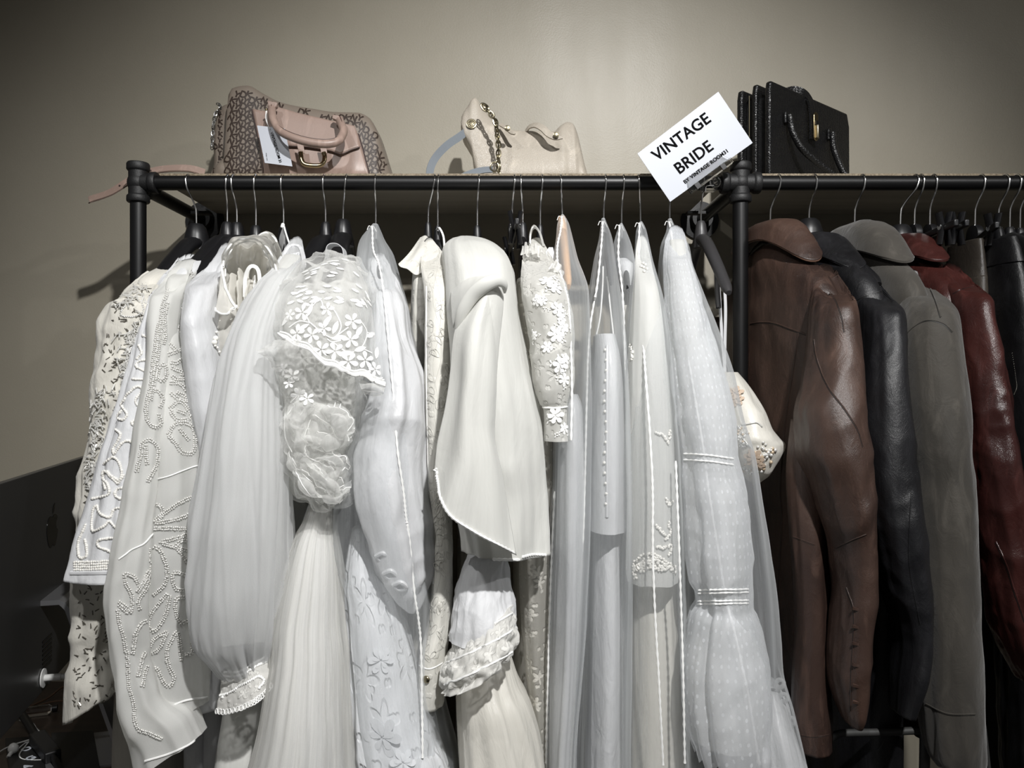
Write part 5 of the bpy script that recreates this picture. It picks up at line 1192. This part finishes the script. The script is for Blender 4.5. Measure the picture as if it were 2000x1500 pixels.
M['acrylic'] = (lambda t: t.done(t.bsdf(color=(1, 1, 1, 1), rough=.04, trans=1.0, ior=1.45)))(NT('clear_acrylic'))

def skin(name, cl, paths, mat, parent, th=.003, lift=.002, A=40, B=16, label=None):
    """a panel laid on a surface, bounded by lines of (px, py)"""
    L = []
    for p in paths:
        d = np.concatenate([[0], np.cumsum([math.hypot(b[0]-a[0], b[1]-a[1]) for a, b in zip(p[:-1], p[1:])])]); u = np.linspace(0, d[-1], A)
        L.append(np.stack([np.interp(u, d, [q[0] for q in p]), np.interp(u, d, [q[1] for q in p])], -1))
    L = np.array(L); ti = np.linspace(0, len(L)-1, B); k = np.minimum(ti.astype(int), len(L)-2); f = (ti-k)[:, None, None]
    G = L[k]*(1-f) + L[k+1]*f
    mb = MB(); nn = None; V = []
    for i in range(B):
        for j in range(A):
            l, n = cl.hit(G[i, j, 0], G[i, j, 1], lift); V.append(l)
    mb.add(V, [(i*A+j, i*A+j+1, (i+1)*A+j+1, (i+1)*A+j) for i in range(B-1) for j in range(A-1)])
    o = mb.build(name, mat, parent, label)
    m = o.modifiers.new('t', 'SOLIDIFY'); m.thickness = th; m.offset = 0
    return Cloth(o, np.array([tuple(v) for v in V]), mb.f)

def chain(pts, name, mat, parent, L=.011, r=.0014, w=.6):
    s = spline(pts, 10); d = [0]
    for a, b in zip(s[:-1], s[1:]): d.append(d[-1]+(b-a).length)
    mb = MB(); x = 0; k = 0
    while x < d[-1]-L*.5:
        q = [Vector([float(np.interp(x+e, d, [p[i] for p in s])) for i in range(3)]) for e in (0, L)]
        t = (q[1]-q[0]).normalized(); a = t.orthogonal().normalized(); b = t.cross(a)
        s_ = (a*math.cos(k*1.35)+b*math.sin(k*1.35)); c = (q[0]+q[1])/2
        mb.tube([c + t*(L*.62*math.cos(g)) + s_*(L*.62*w*math.sin(g)) for g in np.linspace(0, 2*PI, 14, endpoint=False)], r, 6, closed=True)
        x += L*.72; k += 1
    return mb.build(name, mat, parent)

# ---- monogram satchel with blush leather front
t = thing('handbag', 'brown monogram satchel with a pink leather front, gold buckle and white tag', 'handbag', (-.5, 1.64, SH1), 'handbags on the shelf')
hb = bagx('shell', [(436,184,353,1.59,1.71),(440,175,353,1.585,1.715),(468,170,353,1.58,1.72),(500,185,353,1.58,1.72),(530,200,353,1.575,1.72),(560,208,353,1.575,1.72),(600,215,353,1.575,1.72),(640,221,353,1.575,1.72),(690,222,353,1.575,1.72),(712,231,353,1.58,1.72),(730,258,353,1.58,1.715),(746,302,353,1.585,1.71),(758,335,353,1.59,1.70),(765,350,353,1.60,1.69)], M['coated'], t, N=90, M=56, ex=.35, taper=.45, wr=(.004, 9))
gs = bagx('side_gusset', [(408,330,372,1.66,1.74),(412,300,372,1.66,1.75),(414,240,372,1.655,1.76),(420,212,372,1.65,1.76),(432,205,372,1.65,1.76),(452,205,372,1.655,1.75)], M['coated'], t, N=40, M=48, ex=.6, taper=.2, wr=(.010, 16))
bagx('slumped_side', [(411,338,358,1.60,1.66),(418,318,357,1.595,1.67),(432,306,357,1.59,1.67),(446,312,356,1.59,1.66),(456,322,356,1.6,1.65)], M['coated'], t, N=30, M=36, ex=.8, wr=(.006, 30))
pk = skin('front_panel', hb, [[(494,214),(530,221),(600,238),(660,248),(697,258)],[(503,260),(570,266),(640,276),(706,290)],[(516,349),(600,349),(660,349),(724,349)]], M['pink'], t, .003, .002)
fp = skin('flap', hb, [[(531,212),(580,226),(640,240),(694,252)],[(540,240),(590,250),(650,262),(699,272)],[(548,268),(560,289),(604,291),(650,300),(667,307),(684,299),(702,291)]], M['pink'], t, .006, .009)
p, nn = fp.path([(560,289),(604,291),(650,300),(667,307),(702,291)], .001, 5); MB().tube(p, .0016, 6).build('flap_edge', M['edge_paint'], t)
p, nn = hb.path([(493,216),(503,260),(514,320),(516,348)], .002, 5); MB().tube(p, .002, 6).build('panel_edge', M['edge_paint'], t)
p, nn = hb.path([(699,262),(710,300),(723,347)], .002, 5); MB().tube(p, .002, 6).build('panel_edge', M['edge_paint'], t)
hp = spline([P(532,207,1.575), P(531,220,1.555), P(536,240,1.54), P(550,258,1.525), P(578,271,1.515), P(610,279,1.512), P(640,281,1.515), P(661,275,1.525), P(671,258,1.54), P(668,246,1.552), P(663,234,1.57)], 8)
hd = MB().tube(hp, .0082, 14).build('handle', M['pink'], t)
MB().tube([q+Vector((0, -.002, .0078)) for q in hp], .0014, 6).build('handle_edge', M['edge_paint'], hd)
for a in ([(522,196),(541,200),(540,208),(532,213),(523,207)], [(650,223),(662,226),(669,237),(658,235),(648,231)]):
    MB().plate([P(x, y, 1.562) for x, y in a], .012, (0, 1, 0)).build('handle_tab', M['pink'], t, bevel=.0015)
MB().tube(spline([P(587,297,1.553), P(589,312,1.55), P(594,320,1.549), P(606,323,1.549), P(624,323,1.549), P(632,317,1.549), P(634,306,1.55), P(632,298,1.553)], 5), .0048, 10, flat=.7).build('buckle', M['gold'], t)
for x in (583, 627):
    q = [P(x-4,279,1.557), P(x+9,280,1.557), P(x+12,300,1.555), P(x,299,1.555)]
    MB().plate(q, .003, (0, 1, 0)).build('buckle_loop', M['pink'], t, bevel=.001)
tg = MB().plate([P(502,245,1.560), P(556,251,1.557), P(571,325,1.553), P(517,318,1.556)], .0008, (0, 1, 0)).build('price_tag', M['paper'], t, 'white paper tag')
xd = P(546,312,1.553)-P(530,258,1.553); c0 = P(539,288,1.5535)
text_mesh('tag_text', 'VINTAGE ROOM 31', .0074, M['ink'], tg, c0, xd, P(571,288,1.5535)-c0, .0001, .0002)
text_mesh('tag_small_print', 'vintage  room', .0028, M['ink'], tg, P(521,306,1.5555), P(523,318,1.555)-P(520,298,1.555), P(530,306,1.5555)-P(521,306,1.5555), 0, .0001)
MB().tube(spline([P(520,214,1.572), P(519,232,1.562), P(527,252,1.556), P(522,238,1.560), P(521,216,1.570)], 6), .0007, 5).build('tag_string', M['thread'], t)
MB().ball(P(520,214,1.571), .003, 10, 7).build('stud', M['gold'], t)
chain([P(424,202,1.655), P(432,210,1.65), P(421,222,1.648), P(417,245,1.647), P(415,270,1.647), P(414,292,1.647)], 'chain', M['chrome'], t, .0085, .0011)
# woven letters of the monogram, in strokes
GL = {'D': [[(0,0),(0,1),(.55,1),(.9,.7),(.9,.3),(.55,0),(0,0)]], 'K': [[(0,0),(0,1)],[(.85,1),(.1,.5),(.85,0)]], 'N': [[(0,0),(0,1),(.8,0),(.8,1)]], 'Y': [[(0,1),(.42,.5),(.85,1)],[(.42,.5),(.42,0)]]}
mo = MB(); mg = MB()
def inside(x, y):
    if x < 505+(y-214)*.06 and x > 441: return True
    if y < np.interp(x, [494,530,600,697], [213,208,224,250]): return True
    return x > 699+(y-260)*.27
top_x = [437,443,468,500,530,560,600,640,690,712,730,746,758]; top_y = [190,176,170,185,200,208,215,221,222,231,258,302,335]
row = 0; yy = 168
while yy < 352:
    xx = 440 + (row % 2)*7; k = row*2
    while xx < 760:
        ch = 'DKNY'[k % 4]; k += 1
        cx, cy = xx+4, yy+5
        if inside(cx, cy) and cy > np.interp(cx, top_x, top_y)+1 and cy < 350 and cx < 758:
            a = .45
            for st in GL[ch]:
                pts = []
                for (u, v) in st:
                    gx, gy = (u-.4)*11, (.5-v)*11
                    pts.append((cx+gx*math.cos(a)-gy*math.sin(a), cy+gx*math.sin(a)+gy*math.cos(a)))
                q = []; nn = []
                for (x1, y1), (x2, y2) in zip(pts[:-1], pts[1:]):
                    for e in (0, .5):
                        l, n = hb.hit(x1+(x2-x1)*e, y1+(y2-y1)*e, .0004); q.append(l); nn.append(n)
                l, n = hb.hit(*pts[-1], .0004); q.append(l); nn.append(n)
                if max((q[i+1]-q[i]).length for i in range(len(q)-1)) < .02: mo.strip(q, .0034, nn, .0008)
        xx += 12
    yy += 11.5; row += 1
mo.build('monogram_print', M['mono'], t)
yy = 208; row = 0
while yy < 345:
    for k, xx in enumerate((417, 428)):
        ch = 'DKNY'[(row*2+k) % 4]
        for st in GL[ch]:
            q = []; nn = []
            for (u, v) in st:
                l, n = gs.hit(xx+u*8-(row % 2)*2, yy+(1-v)*9+u*3, .0005); q.append(l); nn.append(n)
            if max((q[i+1]-q[i]).length for i in range(len(q)-1)) < .02: mg.strip(q, .0031, nn, .0008)
    yy += 12; row += 1
mg.build('gusset_print', M['mono'], t)
s_ = thing('leather_strap', 'loose pink leather strap end sticking out past the left corner fitting', 'strap', (-.8, 1.55, SH1))
sp = spline([P(400,337,1.585), P(370,329,1.575), P(330,329,1.57), P(295,335,1.565), P(255,352,1.555), P(215,376,1.55), P(180,388,1.548), P(174,391,1.548)], 8)
MB().strip(sp, [.020]*52+[.018,.016,.012,.007,.003], Vector((.12, -.75, .65)), .003).build('strap', M['pink'], s_)
MB().tube([q + Vector((0, -.004, -.008)) for q in sp[:-4]], .0012, 6).build('strap_edge', M['edge_paint'], s_)
for i in (24, 36): MB().ball(sp[i]+Vector((0, -.002, .0012)), .002, 8, 6).build('strap_hole', M['edge_paint'], s_)

# ---- beige slouch bag
t = thing('handbag', 'beige grained leather slouch bag with a gold chain and grey strap', 'handbag', (.03, 1.63, SH1), 'handbags on the shelf')
bb = bagx('shell', [(902,228,246,1.60,1.65),(906,218,262,1.59,1.66),(914,206,278,1.585,1.665),(921,193,296,1.58,1.67),(927,190,330,1.575,1.68),(935,199,352,1.57,1.69),(950,220,353,1.57,1.70),(968,238,353,1.57,1.71),(1005,253,353,1.57,1.71),(1058,255,353,1.57,1.71),(1085,255,353,1.57,1.71),(1100,243,353,1.57,1.70),(1114,236,353,1.575,1.70),(1124,239,353,1.575,1.69),(1132,258,353,1.58,1.69),(1139,292,353,1.58,1.68),(1146,328,353,1.585,1.67),(1151,348,353,1.59,1.66)], M['beige'], t, N=110, M=56, ex=.55, taper=.62, wr=(.006, 8))
bagx('rear_fold', [(900,236,252,1.66,1.70),(903,222,268,1.655,1.71),(910,212,280,1.65,1.71),(922,212,300,1.65,1.71)], M['beige'], t, N=24, M=30, ex=.8)
chain([P(942,203,1.556), P(950,212,1.55), P(960,224,1.545), P(968,238,1.545), P(971,262,1.545), P(974,290,1.546), P(973,318,1.548), P(975,341,1.55)], 'chain', M['pewter'], t, .0125, .0017)
MB().tube([P(947+7*math.cos(a)+4*math.sin(a), 208+7*math.cos(a)-4*math.sin(a)+2, 1.55) for a in np.linspace(0, 2*PI, 18, endpoint=False)], .0017, 7, closed=True).build('chain_clasp', M['pewter'], t)
MB().tube([P(966+8*math.cos(a), 326+9*math.sin(a), 1.546) for a in np.linspace(0, 2*PI, 20, endpoint=False)], .0017, 7, closed=True).build('strap_ring', M['pewter'], t)
MB().strip(spline([P(912,256,1.60), P(896,268,1.59), P(873,284,1.58), P(852,306,1.575), P(841,328,1.57), P(839,350,1.57)], 7), .0155, Vector((.3, -1, -.15)), .0025).build('strap', M['slate'], t)
MB().strip(spline([P(962,331,1.548), P(940,333,1.55), P(915,340,1.552), P(890,352,1.555)], 7), .014, Vector((.05, -1, .35)), .0025).build('strap', M['slate'], t)
def disc(cl, x, y, r, nm, mat, t, lift=.003):
    l, n = cl.hit(x, y, lift); R = n.to_track_quat('Z', 'Y').to_matrix(); mb = MB()
    vs = MB().lathe((0,0,0), [(r*.2,.002),(r*.55,.0016),(r*.62,.0026),(r*.8,.0026),(r*.88,.0012),(r,.001),(r,-.002)], 'z', 24)
    mb.add([l+R@Vector(v) for v in vs.v], vs.f)
    for k in range(7):
        a = k*2*PI/7; mb.ball(l+R@Vector((r*.42*math.cos(a), r*.42*math.sin(a), .002)), r*.13, 6, 4)
    return mb.build(nm, mat, t)
disc(bb, 921, 243, .0105, 'snap_stud', M['pewter'], t)
tb = MB(); tb.strip(spline([P(1027,256,1.62), P(1036,247,1.605), P(1048,245,1.59), P(1060,251,1.578), P(1072,262,1.566), P(1086,268,1.562), P(1099,270,1.562)], 6), [.006+.009*min(1, i/8) for i in range(30)]+[.014,.012,.010,.008,.006,.004,.003], Vector((.1, -1, .35)), .003)
tb.build('closure_tab', M['beige'], t)
tb = MB(); tb.strip(spline([P(977,243,1.60), P(988,250,1.585), P(998,258,1.57), P(1006,262,1.565)], 6), [.008]*15+[.007,.006,.005,.003], Vector((.1, -1, .3)), .003); tb.build('closure_tab', M['beige'], t)
for x, y in ((1086, 264), (991, 251)):
    MB().lathe(P(x, y, 1.556), [(.006, 0), (.006, -.002), (.003, -.003)], 'y', 18).build('snap_stud', M['pewter'], t)

# ---- black crocodile briefcase bag
t = thing('handbag', 'black crocodile-leather bag with gold lock tongue and two drooping handles', 'handbag', (.65, 1.66, SH1), 'handbags on the shelf')
A = Vector((.520, 1.548, SH1+.001)); d = Vector((.775, .625, 0)).normalized(); e = Vector((-d.y, d.x, 0)); up = Vector((0, 0, 1))
W, H = .322, .196
def loc(a, b, c): return A + d*a + e*b + up*c
def slab(name, b0, b1, inset, mat, hh=H):
    prof = [(inset, 0), (W-inset, 0), (W-inset-.002, hh*.85), (W-inset-.012, hh), (inset+.004, hh), (inset, hh*.9)]
    mb = MB(); n = len(prof)
    mb.add([loc(a, b0, c) for a, c in prof]+[loc(a, b1, c) for a, c in prof], [tuple(range(n)), tuple(range(2*n-1, n-1, -1))]+[(i, n+i, n+(i+1) % n, (i+1) % n) for i in range(n)])
    return mb.build(name, mat, t, bevel=.004)
slab('front_panel', 0, .013, 0, M['croc']); slab('divider', .034, .046, .004, M['croc'], H+.004); slab('back_panel', .066, .079, 0, M['croc'])
slab('gusset', .010, .068, .016, M['gusset'], H*.9)
for b in (.056,):
    MB().tube([loc(.012, b, .095), loc(.012, b, .10), loc(.012, b, H*.93)], [.003,.0012,.0012], 8).build('zip_pull', M['pewter'], t)
for a0 in (.055, .225):
    MB().box(loc(a0, -.004, H*.66), (.018, .006, .024), Matrix.Rotation(math.atan2(d.y, d.x), 3, 'Z')).build('handle_loop', M['croc'], t, bevel=.002)
hpts = spline([loc(.055, -.010, H*.68), loc(.058, -.016, H*.5), loc(.075, -.028, H*.32), (loc(.12, -.045, H*.17)), loc(.165, -.058, .012), loc(.215, -.060, .0085), loc(.245, -.052, .012), loc(.236, -.03, H*.22), loc(.226, -.014, H*.48), loc(.225, -.010, H*.68)], 9)
MB().tube(hpts, .0068, 10).build('handle', M['croc'], t)
MB().tube(spline([loc(.10, .07, H), loc(.112, .075, H+.02), loc(.135, .078, H+.028), loc(.17, .08, H+.016), loc(.185, .082, H-.01)], 8), .0055, 10).build('handle', M['croc'], t)
MB().strip(spline([loc(.105, .03, H+.006), loc(.125, .02, H+.012), loc(.14, .004, H+.004), loc(.146, -.006, H-.02), loc(.148, -.008, H-.06), loc(.148, -.008, H*.52)], 7), .022, (d.cross(up)), .004).build('flap_strap', M['croc'], t)
pl = MB()
Rm = Matrix((d, up, d.cross(up))).transposed()
lk = [(math.cos(a)*.0085, math.sin(a)*.0085+(.022 if math.sin(a) > 0 else -.022)) for a in np.linspace(0, 2*PI, 28, endpoint=False)]
pl.plate([loc(.150+x, -.012, H*.66+y) for x, y in lk], .003, -e).build('lock_plate', M['gold'], t, bevel=.001)
MB().box(loc(.150, -.017, H*.60), (.007, .008, .03), Matrix.Rotation(math.atan2(d.y, d.x), 3, 'Z')).build('lock_tongue', M['pewter'], t, bevel=.002)
MB().box(loc(.150, -.0155, H*.70), (.008, .003, .008), Matrix.Rotation(math.atan2(d.y, d.x), 3, 'Z')).build('lock_slot', M['gusset'], t)

# ---- sign card in a clear clip
t = thing('sign', 'tilted white card reading VINTAGE BRIDE, held on the rail by a clear clip', 'sign', tuple(P(1356, 288, 1.455)))
Yc = 1.45
cs = [P(1245,300,Yc), P(1403,179,Yc), P(1470,279,Yc), P(1309,394,Yc)]
MB().plate(cs, .0009, (0, 1, 0)).build('card', M['paper'], t, smooth=False)
xd = P(1394,228,Yc)-P(1283,310,Yc); yd = Vector((-xd.z, 0, xd.x))
for s_, px, py, sz, bo in (('VINTAGE', 1331, 268, .0305, .0005), ('BRIDE', 1355, 308, .0305, .0005), ('BY VINTAGE ROOM31', 1379, 325, .0098, .0003)):
    text_mesh('lettering', s_, sz, M['ink'], t, P(px, py, Yc-.0004), xd, yd, bo, .0003, space=1.02 if sz > .02 else 1.08)
u = xd.normalized(); v = yd.normalized()
c0 = P(1388, 343, Yc)
R = Matrix((u, Vector((0, 1, 0)), v)).transposed()
ac = MB(); ac.box(c0+Vector((0, -.004, 0)), (.098, .004, .010), R); ac.box(c0+Vector((0, .005, 0)), (.098, .004, .012), R); ac.build('clip_bar', M['acrylic'], t, 'clear acrylic bar', bevel=.001)
ac = MB(); ac.plate([c0+u*a+v*b+Vector((0,-.0035,0)) for a, b in ((-.05,.004),(.046,.004),(.036,.024),(-.040,.024))], .002, (0,-1,0)).build('clip_face', M['acrylic'], t, 'clear acrylic jaw')
for a in (-.032, .028): MB().box(c0+u*a+Vector((0, -.005, -.001)), (.009, .004, .011), R).build('clip_pad', M['black_plastic'], t)
MB().ball(P(1397, 356, 1.475), .011, 16, 10, (1, .8, 1)).build('clip_joint', M['acrylic'], t, 'clear ball joint')
ac = MB(); ac.box(P(1385,372,1.472), (.022, .02, .004)); ac.box(P(1372,366,1.472), (.003, .02, .014)); ac.box(P(1397,366,1.472), (.003, .02, .014)); ac.tube([P(1397,356,1.475), P(1392,345,1.462)], .004, 10); ac.build('rail_clamp', M['acrylic'], t, 'clear rail clamp', bevel=.001)
for q in ([(1368,362),(1382,352),(1392,350)],[(1378,374),(1380,364),(1394,362)]): MB().tube(spline([P(a, b, 1.462) for a, b in q], 5), .001, 6).build('clamp_wire', M['chrome'], t)
# ------------------------------------------------------------------ desk corner on the left
DZ = EYE-.70
M['dim_metal'] = m_plain('dull_grey_metal', rgb(58, 58, 57), .6, .2)
M['desk'] = (lambda t: t.done(t.bsdf(color=t.ramp(t.noise(t.obj(2, 40, 40), 1, 4), .3, .7, rgb(44, 34, 28), rgb(62, 49, 40)), rough=.4)))(NT('dark_desk_wood'))
M['alu'] = m_plain('space_grey_aluminium', rgb(92, 92, 92), .36, .75)
M['alu_light'] = m_plain('silver_aluminium', rgb(150, 150, 152), .35, .7)
M['cable'] = m_plain('black_rubber', rgb(18, 18, 19), .45)
M['white_plastic'] = m_plain('white_plastic', rgb(222, 222, 220), .35)
M['brown_cord'] = m_plain('brown_cord', rgb(84, 62, 44), .7)
M['glass'] = (lambda t: t.done(t.bsdf(color=(.95, .93, .93, 1), rough=.03, trans=1.0, ior=1.45)))(NT('clear_glass'))
M['logo'] = m_plain('dark_polished_mark', rgb(12, 12, 13), .12, .6)
M['box_black'] = m_plain('black_box', rgb(20, 20, 21), .5)
t = thing('desk', 'dark wooden desk corner behind the computer at the lower left', 'desk', (-1.2, 1.45, 0))
MB().box((-1.22, 1.52, DZ-.015), (1.1, .58, .03)).build('desk_top', M['desk'], t, bevel=.003)
for x in (-1.72, -.72):
    for y in (1.27, 1.77): MB().box((x, y, (DZ-.03)/2), (.05, .05, DZ-.031)).build('leg', M['desk'], t)
def D(px, py, h=0): 
    y = .70*F/(py-750); p = P(px, py, y); return Vector((p.x, p.y, DZ+h))
# computer seen from behind
uu = Vector((-.25, .97, 0)).normalized(); nn_ = Vector((.97, .25, 0)).normalized(); up = Vector((0, 0, 1))
C = Vector((-.868, 1.45, 0))
t = thing('computer', 'grey all-in-one desktop computer seen from behind, with a dark logo on its back', 'computer', (C.x, C.y, DZ))
def Q(a, z, b=0): return C + uu*a + nn_*b + Vector((0, 0, EYE+z))
z0, z1, hw = -.56, -.157, .272
ol = []
for cx, cz, s0 in ((hw-.014, z1-.014, 0), (-hw+.014, z1-.014, 1), (-hw+.014, z0+.014, 2), (hw-.014, z0+.014, 3)):
    for k in range(7):
        a = (s0 + k/6)*PI/2; ol.append((cx+.014*math.cos(a), cz+.014*math.sin(a)))
MB().plate([Q(a, z, -.0115) for a, z in ol], .0115, nn_).build('back_shell', M['alu'], t, bevel=.0015)
# bitten-fruit mark and leaf
fr = [(0,.66),(.14,.74),(.32,.76),(.5,.70),(.62,.58),(.50,.46),(.46,.30),(.52,.14),(.66,.05),(.58,-.18),(.46,-.38),(.32,-.52),(.18,-.52),(0,-.45),(-.18,-.52),(-.34,-.50),(-.50,-.34),(-.62,-.10),(-.68,.16),(-.66,.40),(-.54,.62),(-.36,.74),(-.16,.74)]
fs = spline([Vector((a, b, 0)) for a, b in fr+[fr[0]]], 5)[:-1]
S = .046; zc = -.278
lg_ = MB(); lg_.plate([Q(p.x*S, zc+(p.y-.1)*S, .0002) for p in fs], .0006, nn_)
lf = [(.02,.82),(.04,1.0),(.16,1.16),(.30,1.22),(.30,1.06),(.20,.90)]
lg_.plate([Q(a*S, zc+(b-.1)*S, .0002) for a, b in lf], .0006, nn_); lg_.build('logo', M['logo'], t, 'dark fruit-shaped mark', smooth=False)
prof = [(-.0, -.392), (.030, -.392), (.040, -.398), (.046, -.408), (.135, -.692), (.135, -.70+.0008), (.128, -.70+.0008), (.128, -.692), (.0395, -.412), (.034, -.405), (.030, -.401), (0, -.401)]
mb = MB(); n = len(prof)
mb.add([Q(-.065, z, b) for b, z in prof]+[Q(.065, z, b) for b, z in prof], [tuple(range(n)), tuple(range(2*n-1, n-1, -1))]+[(i, n+i, n+(i+1) % n, (i+1) % n) for i in range(n)])
mb.build('stand', M['alu_light'], t, 'lighter bent metal stand', smooth=False)
MB().box(Q(0, -.6985, .06), (.14, .15, .003), Matrix((nn_, uu, up)).transposed()).build('stand_foot', M['alu_light'], t)
for i in range(7): MB().box(Q(-.03, -.47-.008*i, .0006), (.001, .05, .003), Matrix((nn_, uu, up)).transposed()).build('vent_slot', M['logo'], t)
pg = MB(); a_ = Q(-.055, -.535, .001)
R = Matrix((uu, up, nn_)).transposed()
def disc_at(c, prof): 
    m_ = MB(); v = MB().lathe((0, 0, 0), prof, 'z', 24); m_.add([c+R@Vector(q) for q in v.v], v.f); return m_
disc_at(a_, [(.017, 0), (.017, .002), (.006, .003), (.006, .03), (.0045, .031), (.0045, .055)]).build('power_plug', M['white_plastic'], t, 'white round magnetic plug')
MB().tube(spline([a_+nn_*.05, a_+nn_*.10, a_+nn_*.16+Vector((0, .03, -.02)), a_+nn_*.2+Vector((0, .12, -.10)), a_+nn_*.2+Vector((0, .2, -.15))], 8), .003, 8).build('power_cord', M['white_plastic'], t)
# clutter
t = thing('cable', 'thick black cable ending in a black connector block on the desk', 'cable', tuple(D(60, 1450)))
MB().tube(spline([D(-40,1395,.02), D(0,1402,.045), D(25,1412,.04), D(48,1432,.03), D(72,1462,.02)], 8), .0075, 12).build('cable', M['cable'], t)
a, b = D(72,1458,.02), D(104,1492,.013); dr = (b-a).normalized()
MB().box((a+b)/2, ((b-a).length, .028, .02), Matrix((dr, dr.cross(Vector((0,0,1))).normalized()*-1, Vector((0,0,1)))).transposed()).build('connector', M['cable'], t, bevel=.003)
MB().tube([b, b+dr*.05+Vector((0,0,-.008))], .006, 10).build('cable_tail', M['cable'], t)
t = thing('earphones', 'white wired earphones in loose loops on the desk', 'earphones', tuple(D(30, 1470)))
MB().tube(spline([D(-10,1478,.003), D(10,1466,.004), D(40,1456,.006), D(75,1455,.012), D(102,1462,.006), D(108,1475,.003), D(98,1485,.003), D(72,1488,.003), D(45,1486,.003), D(38,1478,.004), D(50,1462,.005), D(62,1448,.007), D(70,1432,.010), D(58,1420,.012), D(38,1416,.010), D(60,1426,.012), D(78,1440,.009), D(70,1450,.006), D(50,1456,.005), D(20,1480,.003)], 7), .0013, 6).build('wire', M['white_plastic'], t)
eb = MB().ball(D(26,1474,.012), .0095, 14, 10, (1, .9, 1.05)); eb.tube([D(26,1474,.01), D(16,1482,.003)], .0035, 8); eb.build('earbud', M['white_plastic'], t)
MB().ball(D(27,1471,.0195), .0022, 8, 6).build('earbud_mesh', M['cable'], t)
t = thing('cord', 'thin brown cord running back across the desk under the beaded sleeve', 'cord', tuple(D(80, 1380)))
MB().tube(spline([D(25,1398,.003), D(60,1383,.004), D(95,1368,.006), D(120,1352,.01), D(140,1347,.008)], 8), .0022, 6).build('strand', M['brown_cord'], t)
MB().tube(spline([D(40,1392,.003), D(80,1379,.003), D(110,1374,.005), D(140,1374,.005)], 8), .0018, 6).build('strand', M['brown_cord'], t)
t = thing('glass_bottle', 'small clear glass vial lying on the desk behind the earphones', 'bottle', tuple(D(85, 1398)))
a, b = D(52,1402,.012), D(112,1394,.012); ax = (b-a)
MB().tube([a, a+ax*.1, a+ax*.72, a+ax*.8, a+ax*.86], [.009,.011,.011,.006,.006], 16).build('vial', M['glass'], t); MB().tube([a+ax*.84, b], .0075, 14).build('stopper', M['cable'], t)
t = thing('pouch', 'black pouch printed with white letters under the earphones', 'pouch', tuple(D(60, 1480)))
MB().plate([D(10,1445,.0006), D(80,1440,.0006), D(92,1520,.0006), D(20,1530,.0006)], .003, (0,0,1)).build('pouch', M['box_black'], t, bevel=.001)
for s_, px, py in (('D', 56, 1452), ('O', 52, 1467), ('G', 60, 1485), ('A', 52, 1502)):
    text_mesh('lettering', s_, .022, M['paper'], t, D(px, py, .0042), D(px+10, py-4)-D(px, py), Vector((.3, 1, 0)), .0006, .0003)
t = thing('folder', 'flat black folder on the desk beside the stand', 'folder', tuple(D(140, 1470)))
MB().plate([D(100,1436,.0006), D(182,1432,.0006), D(196,1510,.0006), D(112,1520,.0006)], .005, (0,0,1)).build('cover', M['box_black'], t, bevel=.001)
# dim stand below the jackets
t = thing('metal_stand', 'dim grey metal stand on the floor below the leather jackets', 'stand', (.6, 1.25, 0))
def leg(pts, r, nm): MB().tube(pts, r, 12).build(nm, M['dim_metal'], t)
A_, B_ = P(1807, 1424, 1.25), P(1922, 1418, 1.25)
leg([A_, Vector((A_.x-.02, 1.25, .002))], .008, 'leg'); leg([B_, Vector((B_.x+.10, 1.25, .002))], .0035, 'leg')
leg([A_, B_], .004, 'crossbar')
leg(spline([P(1618, 1447, 1.26), P(1630, 1437, 1.26), P(1650, 1432, 1.26), P(1720, 1430, 1.26), P(1807, 1426, 1.25)], 6), .006, 'crossbar')
